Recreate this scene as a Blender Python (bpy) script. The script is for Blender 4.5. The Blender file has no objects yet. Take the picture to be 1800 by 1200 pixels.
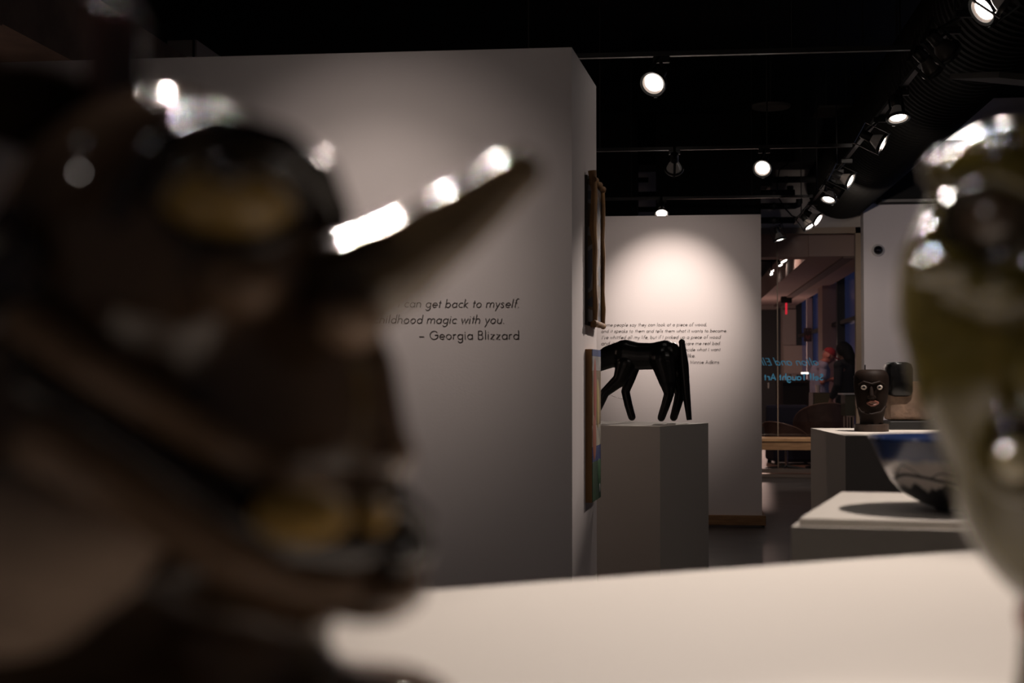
import bpy, bmesh, math, random
from mathutils import Vector, Matrix, Euler
random.seed(7)
C = bpy.context.scene.collection
PI = math.pi
S = bpy.context.scene

# ------------------------------------------------------------------ camera, world, lights, exposure
HC, YAW, F = 1.25, math.radians(6.5), 2500.0
PITCH = math.atan(61 / F)
FW0 = Vector((-math.sin(YAW), math.cos(YAW), 0)); RT = Vector((math.cos(YAW), math.sin(YAW), 0)); UPZ = Vector((0, 0, 1))
FW = FW0 * math.cos(PITCH) + UPZ * math.sin(PITCH); UPC = UPZ * math.cos(PITCH) - FW0 * math.sin(PITCH)
EYE = Vector((0, 0, HC))
def ray(px, py): return RT * ((px - 900) / F) + UPC * ((600 - py) / F) + FW
def P(px, py, d):                       # world point at horizontal depth d
    r = ray(px, py); return EYE + r * (d / r.dot(FW0))
def G(px, py, z):                       # world point on the level plane z
    r = ray(px, py); return EYE + r * ((z - HC) / r.z)
def W(X, D, z): return RT * X + FW0 * D + UPZ * z

cam = bpy.data.objects.new('camera', bpy.data.cameras.new('camera')); C.objects.link(cam)
cam.location = EYE; cam.rotation_euler = (PI / 2 + PITCH, 0, YAW)
cam.data.lens = 50; cam.data.sensor_width = 36; cam.data.clip_start = 0.02; cam.data.clip_end = 200
cam.data.dof.use_dof = True; cam.data.dof.focus_distance = 8.0; cam.data.dof.aperture_fstop = 4.0
S.camera = cam
S.view_settings.view_transform = 'Standard'; S.view_settings.look = 'None'
S.view_settings.gamma = 1; S.view_settings.use_curve_mapping = False; S.view_settings.exposure = 0.0
S.cycles.use_denoising = True; S.cycles.max_bounces = 8; S.cycles.sample_clamp_indirect = 4.0
w = bpy.data.worlds.new('world'); S.world = w; w.use_nodes = True
w.node_tree.nodes['Background'].inputs[0].default_value = (0.62, 0.52, 0.52, 1)
w.node_tree.nodes['Background'].inputs[1].default_value = 0.046

WARM = (1.0, 0.85, 0.76)
def spot(loc, target, power, size, blend, col=WARM, radius=0.022):
    l = bpy.data.lights.new('spot_lamp', 'SPOT'); l.energy = power; l.spot_size = math.radians(size); l.spot_blend = blend
    l.color = col; l.shadow_soft_size = radius
    o = bpy.data.objects.new('spot_lamp', l); C.objects.link(o); o.location = loc
    o.rotation_euler = (Vector(target) - Vector(loc)).to_track_quat('-Z', 'Y').to_euler()
    return o
TZ = 3.0      # height of the lighting tracks
# assumed lamps, unseen above and behind the frame's top edge, on the near part of the tracks (their fixtures are built below)
ASSUMED_NEAR_LAMPS = [  # (position, target, power, cone, blend)
    (W(-0.78, 4.45, 2.77), P(680, 520, 6.0), 31, 46, 1.0),             # wall text on the left partition
    (W(0.42, 2.72, 2.77), W(0.36, 1.22, 1.05), 190, 34, 0.6),          # near plinth
    (W(-1.02, 2.75, 2.77), W(-0.08, 0.60, 1.32), 125, 18, 0.6),
    (W(0.95, 2.75, 2.77), W(0.30, 0.78, 1.28), 70, 18, 0.6),
    (W(-0.84, 2.75, 2.77), W(-0.05, 0.60, 1.32), 125, 18, 0.6),
    (W(-0.66, 2.75, 2.77), W(-0.02, 0.60, 1.32), 125, 18, 0.6),
    (W(0.15, 2.75, 2.77), W(0.28, 0.78, 1.28), 60, 18, 0.6),
    (W(1.35, 2.72, 2.77), W(0.70, 2.65, 1.0), 122, 44, 0.5),            # blue bowl
    (W(-0.30, 2.75, 2.77), W(-0.10, 0.60, 1.30), 60, 18, 0.6),
    (W(-1.30, 0.05, 2.77), W(0.25, 0.74, 1.28), 26, 18, 0.6),
]
# lobby fill lights, added without fixtures of their own
def area(loc, target, power, sx, sy, col):
    l = bpy.data.lights.new('area_lamp', 'AREA'); l.energy = power; l.shape = 'RECTANGLE'; l.size = sx; l.size_y = sy; l.color = col
    o = bpy.data.objects.new('area_lamp', l); C.objects.link(o); o.location = loc
    o.rotation_euler = (Vector(target) - Vector(loc)).to_track_quat('-Z', 'Y').to_euler(); return o
def point(loc, power, col, r=0.05):
    l = bpy.data.lights.new('point_lamp', 'POINT'); l.energy = power; l.color = col; l.shadow_soft_size = r
    o = bpy.data.objects.new('point_lamp', l); C.objects.link(o); o.location = loc; return o
spot(W(3.55, 19.6, 3.5), W(4.0, 19.4, 0), 75, 110, .9, (1.0, 0.66, 0.54), .08)
spot(W(3.7, 20.9, 2.7), W(4.6, 21.7, 1.1), 50, 80, .9, (1.0, 0.52, 0.46), .08)
spot(W(3.5, 18.9, 3.2), W(3.7, 18.7, 0), 22, 70, .9, (1.0, 0.64, 0.50), .05)
point(W(4.75, 27.6, 1.3), 42, (1.0, 0.68, 0.58), 0.12)
point(W(3.3, 23.5, 0.9), 14, (1.0, 0.60, 0.50), 0.12)

# ------------------------------------------------------------------ materials
def mat(name, col, rough=0.6, metal=0.0, coat=0.0, spec=0.5, vary=0.0, scale=8.0, bump=0.0, col2=None, emit=None, estr=0.0, coat_rough=0.06):
    m = bpy.data.materials.new(name); m.use_nodes = True
    nt = m.node_tree; b = nt.nodes['Principled BSDF']
    b.inputs['Base Color'].default_value = (*col, 1); b.inputs['Roughness'].default_value = rough; b.inputs['Metallic'].default_value = metal
    b.inputs['Coat Weight'].default_value = coat; b.inputs['Coat IOR'].default_value = 1.62; b.inputs['Coat Roughness'].default_value = coat_rough; b.inputs['Specular IOR Level'].default_value = spec
    if emit: b.inputs['Emission Color'].default_value = (*emit, 1); b.inputs['Emission Strength'].default_value = estr
    if vary or col2 or bump:
        tc = nt.nodes.new('ShaderNodeTexCoord'); nz = nt.nodes.new('ShaderNodeTexNoise')
        nz.inputs['Scale'].default_value = scale; nz.inputs['Detail'].default_value = 5
        nt.links.new(tc.outputs['Object'], nz.inputs['Vector'])
        if vary or col2:
            cr = nt.nodes.new('ShaderNodeValToRGB')
            c2 = col2 or tuple(c * (1 - vary) for c in col)
            cr.color_ramp.elements[0].position = 0.38; cr.color_ramp.elements[0].color = (*c2, 1)
            cr.color_ramp.elements[1].position = 0.62; cr.color_ramp.elements[1].color = (*col, 1)
            nt.links.new(nz.outputs['Fac'], cr.inputs['Fac']); nt.links.new(cr.outputs['Color'], b.inputs['Base Color'])
        if bump:
            bp = nt.nodes.new('ShaderNodeBump'); bp.inputs['Strength'].default_value = bump; bp.inputs['Distance'].default_value = 0.01
            nt.links.new(nz.outputs['Fac'], bp.inputs['Height']); nt.links.new(bp.outputs['Normal'], b.inputs['Normal'])
    return m
def wood(name, c1, c2, scale=(1, 1, 10), rough=0.5, coat=0.0):
    m = mat(name, c1, rough, coat=coat); nt = m.node_tree; b = nt.nodes['Principled BSDF']
    tc = nt.nodes.new('ShaderNodeTexCoord'); mp = nt.nodes.new('ShaderNodeMapping'); mp.inputs['Scale'].default_value = scale
    nz = nt.nodes.new('ShaderNodeTexNoise'); nz.inputs['Scale'].default_value = 6; nz.inputs['Detail'].default_value = 6
    cr = nt.nodes.new('ShaderNodeValToRGB'); cr.color_ramp.elements[0].color = (*c2, 1); cr.color_ramp.elements[1].color = (*c1, 1)
    cr.color_ramp.elements[0].position = 0.35; cr.color_ramp.elements[1].position = 0.65
    nt.links.new(tc.outputs['Object'], mp.inputs['Vector']); nt.links.new(mp.outputs['Vector'], nz.inputs['Vector'])
    nt.links.new(nz.outputs['Fac'], cr.inputs['Fac']); nt.links.new(cr.outputs['Color'], b.inputs['Base Color'])
    return m
M = {}
M['wall'] = mat('wall_paint', (0.66, 0.61, 0.60), 0.75, spec=0.25, bump=0.05, scale=90)
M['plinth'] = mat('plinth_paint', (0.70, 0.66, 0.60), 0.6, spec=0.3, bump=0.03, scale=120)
M['plinth_shaded'] = mat('plinth_shaded_paint', (0.46, 0.43, 0.39), 0.65, spec=0.25, bump=0.03, scale=120)
M['black'] = mat('black_paint', (0.010, 0.010, 0.010), 0.8, spec=0.2)
M['blackm'] = mat('black_metal', (0.012, 0.012, 0.012), 0.45, spec=0.4)
M['track'] = mat('track_metal', (0.03, 0.03, 0.03), 0.4, metal=0.3)
M['floor'] = mat('polished_concrete', (0.055, 0.05, 0.048), 0.36, spec=0.5, vary=0.45, scale=3)
M['lobbyfloor'] = wood('lobby_boards', (0.30, 0.17, 0.12), (0.18, 0.10, 0.07), (1, 6, 1), 0.4)
M['oak'] = wood('bench_oak', (0.42, 0.24, 0.11), (0.30, 0.16, 0.07), (1.2, 10, 10), 0.5)
M['trimwood'] = wood('trim_wood', (0.30, 0.165, 0.075), (0.20, 0.105, 0.045), (1, 10, 12), 0.5)
M['ink'] = mat('dark_vinyl_lettering', (0.035, 0.025, 0.022), 0.6)
M['blueink'] = mat('blue_vinyl_lettering', (0.04, 0.30, 0.52), 0.5)
M['horse'] = mat('black_lacquered_wood', (0.004, 0.004, 0.004), 0.32, coat=0.0, spec=0.25)
M['frame'] = mat('bronze_frame', (0.20, 0.145, 0.10), 0.5, metal=0.2)
M['alu'] = mat('aluminium_rail', (0.45, 0.36, 0.30), 0.35, metal=0.7)
M['chrome'] = mat('chrome', (0.7, 0.66, 0.6), 0.15, metal=1.0)
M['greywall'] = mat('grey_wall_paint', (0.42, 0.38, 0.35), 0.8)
M['lobbywall'] = mat('lobby_wall_paint', (0.36, 0.29, 0.26), 0.8)
M['soffit'] = mat('soffit_paint', (0.50, 0.36, 0.32), 0.8)
M['brown'] = mat('brown_beam', (0.16, 0.11, 0.085), 0.7, vary=0.3, scale=4)
M['greypanel'] = mat('grey_panel', (0.17, 0.16, 0.145), 0.7)
M['bulb'] = mat('lamp_bulb_glass', (0.24, 0.21, 0.19), 0.35, spec=0.4, emit=(1, 0.85, 0.75), estr=0.012)
M['lens'] = mat('lamp_lens_lit', (0.9, 0.9, 0.9), 0.3, emit=(1.0, 0.90, 0.82), estr=28)
M['lens_off'] = mat('lamp_lens_unlit', (0.10, 0.10, 0.10), 0.2)
M['bulb_off'] = mat('lamp_bulb_unlit', (0.05, 0.045, 0.04), 0.4, spec=0.3)
M['reflector'] = mat('lamp_reflector', (0.55, 0.48, 0.44), 0.3, metal=0.8)

# ------------------------------------------------------------------ mesh helpers
class MB:
    def __init__(self): self.bm = bmesh.new()
    def box(self, c, s, rot=None, bev=0.0):
        m = Matrix.Translation(Vector(c)) @ (rot.to_4x4() if rot else Matrix.Identity(4)) @ Matrix.Diagonal((*s, 1))
        r = bmesh.ops.create_cube(self.bm, size=1, matrix=m)
        if bev:
            es = list({e for v in r['verts'] for e in v.link_edges}); bmesh.ops.bevel(self.bm, geom=es, offset=bev, segments=2, affect='EDGES', profile=0.5)
        return self
    def prism(self, pts, z0, z1):
        b = [self.bm.verts.new((p[0], p[1], z0)) for p in pts]; t = [self.bm.verts.new((p[0], p[1], z1)) for p in pts]
        n = len(pts); self.bm.faces.new(b[::-1]); self.bm.faces.new(t)
        for i in range(n): self.bm.faces.new((b[i], b[(i + 1) % n], t[(i + 1) % n], t[i]))
        return self
    def ell(self, c, r, rot=None, u=24, v=16):
        if isinstance(r, (int, float)): r = (r, r, r)
        m = Matrix.Translation(Vector(c)) @ (rot.to_4x4() if rot else Matrix.Identity(4)) @ Matrix.Diagonal((*r, 1))
        bmesh.ops.create_uvsphere(self.bm, u_segments=u, v_segments=v, radius=1, matrix=m); return self
    def tube(self, pts, rad, n=12, caps=True, flat=1.0):
        pts = [Vector(p) for p in pts]
        if isinstance(rad, (int, float)): rad = [rad] * len(pts)
        rings = []; up = None
        for i, p in enumerate(pts):
            t = (pts[min(i + 1, len(pts) - 1)] - pts[max(i - 1, 0)]).normalized()
            if up is None:
                up = Vector((0, 0, 1)) if abs(t.z) < 0.9 else Vector((0, 1, 0))
            a = (up - t * up.dot(t)).normalized(); b = t.cross(a); up = a
            rings.append([self.bm.verts.new(p + (a * math.cos(k * 2 * PI / n) + b * math.sin(k * 2 * PI / n) * flat) * rad[i]) for k in range(n)])
        for i in range(len(rings) - 1):
            for k in range(n): self.bm.faces.new((rings[i][k], rings[i][(k + 1) % n], rings[i + 1][(k + 1) % n], rings[i + 1][k]))
        if caps: self.bm.faces.new(rings[0][::-1]); self.bm.faces.new(rings[-1])
        return self
    def lathe(self, prof, n=32, c=(0, 0, 0), closed=False):
        c = Vector(c); rings = []
        for r, z in prof:
            if r < 1e-6: rings.append([self.bm.verts.new(c + Vector((0, 0, z)))])
            else: rings.append([self.bm.verts.new(c + Vector((r * math.cos(k * 2 * PI / n), r * math.sin(k * 2 * PI / n), z))) for k in range(n)])
        seq = list(zip(rings, rings[1:])) + ([(rings[-1], rings[0])] if closed else [])
        for a, b in seq:
            for k in range(n):
                k2 = (k + 1) % n
                if len(a) == 1 and len(b) == 1: continue
                if len(a) == 1: self.bm.faces.new((a[0], b[k], b[k2]))
                elif len(b) == 1: self.bm.faces.new((a[k], a[k2], b[0]))
                else: self.bm.faces.new((a[k], a[k2], b[k2], b[k]))
        return self
    def mesh(self, name, material, smooth=False):
        bmesh.ops.recalc_face_normals(self.bm, faces=self.bm.faces)
        me = bpy.data.meshes.new(name); self.bm.to_mesh(me); self.bm.free(); me.materials.append(material)
        if smooth:
            for p in me.polygons: p.use_smooth = True
            try: me.set_sharp_from_angle(angle=math.radians(40))
            except Exception: pass
        return me
    def build(self, name, material, parent=None, smooth=False, loc=None):
        return link(name, self.mesh(name, material, smooth), parent, loc)
def link(name, me, parent=None, loc=None, rot=None):
    o = bpy.data.objects.new(name, me); C.objects.link(o)
    if parent: o.parent = parent
    if loc is not None: o.location = loc
    if rot is not None: o.rotation_euler = rot
    return o
def blob(name, prims, voxel, material, parent, it=4):
    b = MB()
    for p in prims:
        if p[0] == 't': b.tube(p[1], p[2], 32)
        elif p[0] == 'e': b.ell(p[1], p[2], p[3] if len(p) > 3 else None)
        else:
            pts, rad = p[1], p[2]
            if isinstance(rad, (int, float)): rad = [rad] * len(pts)
            b.tube(pts, rad, 16)
            for q, r in zip(pts, rad): b.ell(q, r, u=16, v=10)
    me = b.mesh(name, material); o = link(name, me, parent)
    r = o.modifiers.new('r', 'REMESH'); r.mode = 'VOXEL'; r.voxel_size = voxel
    s = o.modifiers.new('s', 'SMOOTH'); s.iterations = it; s.factor = 0.5
    dg = bpy.context.evaluated_depsgraph_get(); nm = bpy.data.meshes.new_from_object(o.evaluated_get(dg))
    o.modifiers.clear(); o.data = nm
    nm.materials.clear(); nm.materials.append(material)
    for f in nm.polygons: f.use_smooth = True
    bpy.data.meshes.remove(me)
    return o
def thing(name, label, cat, loc=(0, 0, 0), rotz=0.0, group=None):
    o = bpy.data.objects.new(name, None); C.objects.link(o); o.location = loc; o.rotation_euler = (0, 0, rotz); o.empty_display_size = 0.05
    return tag(o, label, cat, group)
def tag(o, label, cat, group=None):
    o['label'] = label; o['category'] = cat
    if group: o['group'] = group
    return o
def struct(name, b, m, parent=None):
    o = b.build(name, m, parent); o['kind'] = 'structure'; return o

# ------------------------------------------------------------------ stroke lettering (a geometric sans drawn from lines and arcs)
def arc(cx, cy, rx, a0, a1, ry=None, n=14):
    ry = ry or rx; k = max(3, int(n * abs(a1 - a0) / 180))
    return [(cx + rx * math.cos(math.radians(a0 + (a1 - a0) * i / k)), cy + ry * math.sin(math.radians(a0 + (a1 - a0) * i / k))) for i in range(k + 1)]
R_ = .45
def O(): return arc(.5, .5, R_, 0, 360)
SS = lambda h, w: [(w * .92, h * .80)] + arc(w * .5, h * .745, w * .36, 40, 180, h * .225) + arc(w * .5, h * .27, w * .42, 75, -160, h * .24)[1:]
GL = {
 'a': (1.1, [O(), [(.95, 0), (.95, 1)]]), 'b': (1.1, [O(), [(.05, 0), (.05, 1.75)]]), 'c': (.88, [arc(.5, .5, R_, 45, 315)]),
 'd': (1.1, [O(), [(.95, 0), (.95, 1.75)]]), 'e': (1.02, [[(.07, .5), (.95, .5)] + arc(.5, .5, R_, 0, 318)]),
 'f': (.55, [[(.22, 0), (.22, 1.4)] + arc(.52, 1.4, .30, 180, 55, .36), [(.0, .95), (.5, .95)]]),
 'g': (1.1, [O(), [(.95, 1), (.95, -.12)] + arc(.5, -.12, R_, 0, -155)]),
 'h': (1.0, [[(.05, 0), (.05, 1.75)], arc(.44, .58, .39, 180, 0) + [(.83, 0)]]), 'i': (.3, [[(.1, 0), (.1, 1)], [(.1, 1.28), (.1, 1.42)]]),
 'k': (.85, [[(.05, 0), (.05, 1.75)], [(.72, 1), (.08, .5), (.8, 0)]]), 'l': (.3, [[(.1, 0), (.1, 1.75)]]),
 'm': (1.62, [[(.05, 0), (.05, 1)], arc(.41, .62, .36, 180, 0) + [(.77, 0)], arc(1.13, .62, .36, 180, 0) + [(1.49, 0)]]),
 'n': (1.0, [[(.05, 0), (.05, 1)], arc(.44, .58, .39, 180, 0) + [(.83, 0)]]), 'o': (1.1, [O()]),
 'p': (1.1, [O(), [(.05, -.65), (.05, 1)]]), 'r': (.62, [[(.05, 0), (.05, 1)], arc(.42, .58, .37, 180, 65)]),
 's': (.75, [SS(1.0, .62)]), 't': (.52, [[(.24, 0), (.24, 1.42)], [(.0, .95), (.5, .95)]]),
 'u': (1.0, [[(.05, 1)] + arc(.44, .42, .39, 180, 360), [(.83, 1), (.83, 0)]]), 'v': (.85, [[(.0, 1), (.4, 0), (.8, 1)]]),
 'w': (1.35, [[(0, 1), (.33, 0), (.65, .95), (.97, 0), (1.3, 1)]]), 'y': (.85, [[(.0, 1), (.42, .05)], [(.82, 1), (.15, -.65)]]),
 'z': (.85, [[(.03, .95), (.72, .95), (.03, .05), (.75, .05)]]), ' ': (.48, []), '.': (.32, [[(.1, .0), (.1, .14)]]),
 ',': (.32, [[(.14, .14), (.02, -.22)]]), "'": (.28, [[(.12, 1.7), (.08, 1.3)]]), '-': (1.1, [[(.0, .5), (.95, .5)]]),
 'S': (.95, [SS(1.6, .85)]), 'I': (.35, [[(.1, 0), (.1, 1.6)]]),
 'G': (1.6, [arc(.8, .8, .76, 40, 360) + [(.9, .8)]]), 'B': (1.05, [[(.05, 0), (.05, 1.6)], [(.05, 1.58), (.45, 1.58)] + arc(.45, 1.22, .34, 90, -90, .36)[1:] + [(.05, .86)], [(.4, .86)] + arc(.48, .44, .42, 90, -90)[1:] + [(.05, .02)]]),
 'M': (1.6, [[(.05, 0), (.22, 1.6), (.75, .1), (1.28, 1.6), (1.45, 0)]]), 'A': (1.35, [[(.0, 0), (.62, 1.6), (1.24, 0)], [(.25, .55), (1.0, .55)]]),
 'E': (.9, [[(.75, 1.55), (.05, 1.55), (.05, .05), (.78, .05)], [(.05, .84), (.7, .84)]]), 'T': (1.0, [[(.0, 1.53), (.95, 1.53)], [(.47, 0), (.47, 1.53)]]),
 'D': (1.3, [[(.05, .05), (.05, 1.55), (.4, 1.55)] + arc(.4, .8, .75, 90, -90)[1:] + [(.05, .05)]]),
}
TRACK = .22
def text_width(t): return sum(GL[c][0] + TRACK for c in t) - TRACK
def lettering(name, text, p0, p1, normal, material, parent, weight=.15, slant=.2, bold_y=1.0):
    """letters run from world point p0 to p1 (both on the baseline), flat on the plane with the given outward normal"""
    p0, p1 = Vector(p0), Vector(p1); ux = (p1 - p0).normalized(); n = Vector(normal).normalized()
    sc = (p1 - p0).length / (text_width(text) - .1)
    b = MB(); x = 0.0; q = [0]
    def ribbon(pts):
        q[0] += 1; off = 0.0025 + 0.00002 * (q[0] % 7)
        prev = None; L = len(pts); closed = (Vector(pts[0]) - Vector(pts[-1])).length < 1e-4
        for i in range(L):
            a = Vector(pts[i - 1] if i else (pts[-2] if closed else pts[0])); c = Vector(pts[i + 1] if i < L - 1 else (pts[1] if closed else pts[-1]))
            t = (c - a).normalized(); o = Vector((-t.y, t.x)) * weight / 2; pt = Vector(pts[i])
            if i not in (0, L - 1):
                d0 = (pt - a).normalized(); k = max(.55, d0.dot(t)); o /= k
            vs = []
            for sgn in (1, -1):
                g = pt + o * sgn; vs.append(b.bm.verts.new(p0 + ux * ((x + g.x + g.y * slant) * sc) + UPZ * (g.y * sc * bold_y) + n * off))
            if prev: b.bm.faces.new((prev[0], vs[0], vs[1], prev[1]))
            prev = vs
    for ch in text:
        adv, strokes = GL[ch]
        for s in strokes: ribbon(s)
        x += adv + TRACK
    return b.build(name, material, parent)

# ------------------------------------------------------------------ the gallery shell
struct('floor', MB().box((0.5, 7.2, -0.05), (17, 22, 0.1)), M['floor'])
struct('ceiling', MB().box((0.5, 7.2, 4.7), (17, 22, 0.1)), M['black'])
# left partition with wall text
pa = P(1005, 80, 5.81); pb = P(1048, 150, 6.6)
wallL = [(-5.2, pa.y), (pa.x, pa.y), (pb.x, pb.y), (-5.2, pb.y)]
wl = struct('wall_left', MB().prism(wallL, 0, 2.6), M['wall'])
def onL(px, py):                 # point on the partition's front face (y = pa.y)
    r = ray(px, py); return EYE + r * ((pa.y - EYE.y) / r.y)
NF = Vector((0, -1, 0))
for t, x0, x1, y, sl in (("I can get back to myself.", None, 912, 540.5, .2), ("childhood magic with you.", None, 886, 568.5, .2), ("- Georgia Blizzard", 737, 912, 596.5, 0)):
    if x0 is None:
        vis, xv = (("can get back to myself.", 711) if t[0] == 'I' else ("hood magic with you.", 699))
        x0 = x1 - (x1 - xv) * text_width(t) / text_width(vis)
    lettering('wall_lettering', t, onL(x0, y), onL(x1, y), NF, M['ink'], wl, .15, sl)
# far partition with wall text
fy = P(1338, 378, 11.84).y; fx1 = P(1338, 500, 11.84).x
wf = struct('wall_far', MB().box(((fx1 - 3.4 + fx1) / 2, fy + .2, 1.3), (3.4, .4, 2.6)), M['wall'])
def onF(px, py):
    r = ray(px, py); return EYE + r * ((fy - EYE.y) / r.y)
for t, x0, x1, y, sl in (("Some people say they can look at a piece of wood,", 1057.5, 1242, 573.4, .2),
        ("and it speaks to them and tells them what it wants to become.", 1057, 1277.5, 584.3, .2),
        ("I've whittled all my life, but if I picked up a piece of wood", 1058, 1266, 595.4, .2),
        ("and it", 1057, 1079, 606.5, .2), ("scare me real bad.", 1201, 1266.5, 606, .2), ("decide what I want", 1198.5, 1265.5, 617, .2),
        ("look like.", 1189, 1222, 628, .2), ("- Minnie Adkins", 1206, 1264, 639.2, 0)):
    a, b_ = onF(x0, y), onF(x1, y); b_.z = a.z = (a.z + b_.z) / 2
    lettering('wall_lettering', t, a, b_, NF, M['ink'], wf, .185, sl)
struct('baseboard_far', MB().box(((fx1 - 3.4 + fx1) / 2, fy + .2 - .0, .055), (3.46, .47, .082), bev=.004), M['trimwood'])

# back wall with the glazed opening
gy = P(1380, 838, 17.65).y
def onB(px, py, y=None):
    y = gy if y is None else y
    r = ray(px, py); return EYE + r * ((y - EYE.y) / r.y)
ox0 = onB(1180, 600).x; ox1 = onB(1515, 600).x; oz = onB(1450, 400).z
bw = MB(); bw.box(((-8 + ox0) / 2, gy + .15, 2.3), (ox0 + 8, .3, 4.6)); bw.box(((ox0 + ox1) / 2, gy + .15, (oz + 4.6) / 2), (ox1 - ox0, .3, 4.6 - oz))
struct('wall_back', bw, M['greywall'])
wr0 = onB(1519, 600, gy - .3).x
struct('wall_right', MB().box((wr0 + 2.3, gy - .1, 2.3), (4.6, .4, 4.6)), M['wall'])
win = bpy.data.objects.new('window_1', None); C.objects.link(win); win['kind'] = 'structure'
fr = MB()
ft = .075
fr.box(((ox0 + ox1) / 2, gy + .02, oz - ft / 2), (ox1 - ox0, .12, ft)); fr.box((ox1 - ft / 2, gy + .02, oz / 2), (ft, .12, oz)); fr.box((ox0 + ft / 2, gy + .02, oz / 2), (ft, .12, oz))
f_ = fr.build('window_frame', M['frame'], win)
rl = MB(); rl.box(((ox0 + ox1) / 2, gy, onB(1380, 827).z), (ox1 - ox0 - .15, .07, .05), bev=.004); rl.build('bottom_rail', M['alu'], win)
rl = MB(); rl.box(((ox0 + ox1) / 2, gy - .03, .022), (ox1 - ox0 - .15, .12, .044), bev=.004); rl.build('threshold', M['alu'], win)
gm = bpy.data.materials.new('clear_glass'); gm.use_nodes = True; nt = gm.node_tree; nt.nodes.clear()
out = nt.nodes.new('ShaderNodeOutputMaterial'); mx = nt.nodes.new('ShaderNodeMixShader'); tr = nt.nodes.new('ShaderNodeBsdfTransparent'); gl = nt.nodes.new('ShaderNodeBsdfGlossy')
fn = nt.nodes.new('ShaderNodeFresnel'); fn.inputs['IOR'].default_value = 1.45; gl.inputs['Roughness'].default_value = 0.01; tr.inputs['Color'].default_value = (.86, .86, .86, 1)
nt.links.new(fn.outputs[0], mx.inputs[0]); nt.links.new(tr.outputs[0], mx.inputs[1]); nt.links.new(gl.outputs[0], mx.inputs[2]); nt.links.new(mx.outputs[0], out.inputs[0])
sx = onB(1367, 600).x
for a, b_ in ((ox0 + ft, sx - .004), (sx + .004, ox1 - ft)):
    MB().box(((a + b_) / 2, gy + .02, (oz - ft + .1) / 2), (b_ - a, .012, oz - ft - .1)).build('window_pane', gm, win)
MB().box((sx, gy + .02, (oz - ft + .1) / 2), (.012, .014, oz - ft - .1)).build('glass_joint', M['frame'], win)
# mirrored lettering on the glass (read from the lobby side)
def mirrored(t, x0, x1, y, wgt, sl):
    a, b_ = onB(x1, y), onB(x0, y); a.z = b_.z = (a.z + b_.z) / 2
    lettering('glass_lettering', t, a, b_, NF, M['blueink'], win, wgt, sl)
mirrored('Self Taught Art', 1344, 1447, 668, .28, 0)
mirrored('alton and Elli', 1338, 1440, 642, .2, .45)

# ------------------------------------------------------------------ plinths
def quad_plinth(name, label, pts, z, m, cap=None):
    c = sum((Vector((p.x, p.y, 0)) for p in pts), Vector()) / 4
    t = thing(name, label, 'plinth', c)
    L = [(p.x - c.x, p.y - c.y) for p in pts]
    if cap:
        k = cap; o_ = [(x * 1.045, y * 1.045) for x, y in L]
        MB().prism(o_, 0, z - .013).build('plinth_body', m, t); MB().prism(L, z - .013, z).build('top_slab', M['plinth'], t)
    else:
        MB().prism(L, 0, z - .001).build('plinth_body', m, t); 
        MB().prism(L, z - .001, z).build('plinth_top', M['plinth'], t)  # top takes the lighter paint: light on it is put into the colour
    return t
# horse plinth
n0 = G(1160, 749.4, 1.0); r0 = G(1245, 743, 1.0); e = r0 - n0; pe = Vector((-e.y, e.x, 0))
quad_plinth('display_plinth', 'square pale plinth turned cornerwise, carrying the black wooden horse', [n0, r0, r0 + pe, n0 + pe], 1.0, M['plinth_shaded'])
# mask plinth
n1 = G(1486, 766, 1.0); l1 = G(1425, 752, 1.0); e1 = l1 - n1; pe1 = Vector((e1.y, -e1.x, 0)) * .95
quad_plinth('display_plinth', 'pale plinth under the dark carved head with white eyes', [n1, n1 + pe1, l1 + pe1, l1], 1.0, M['plinth_shaded'])
# bowl plinth
a2, b2 = G(1405, 911, 1.0), G(1480, 864, 1.0); c2 = G(1700, 917.5, 1.0); dv = (c2 - a2); 
rt2 = a2 + dv * 1.9; bk2 = b2 + dv * 1.9
quad_plinth('display_plinth', 'white plinth with a stepped top slab under the blue bowl', [a2, rt2, bk2, b2], 1.0, M['plinth'], cap=1)
# near plinth
ZT = 1.03
q0 = G(650, 1045, ZT); q1 = G(1740, 965, ZT); u1 = (q1 - q0).normalized(); v1 = Vector((u1.y, -u1.x, 0))
quad_plinth('display_plinth', 'broad cream plinth in the foreground between the two glazed face jugs', [q0 - u1 * .85, q0 - u1 * .85 + v1 * 1.28, q1 + u1 * .45 + v1 * 1.28, q1 + u1 * .45], ZT, M['plinth'])

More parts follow.
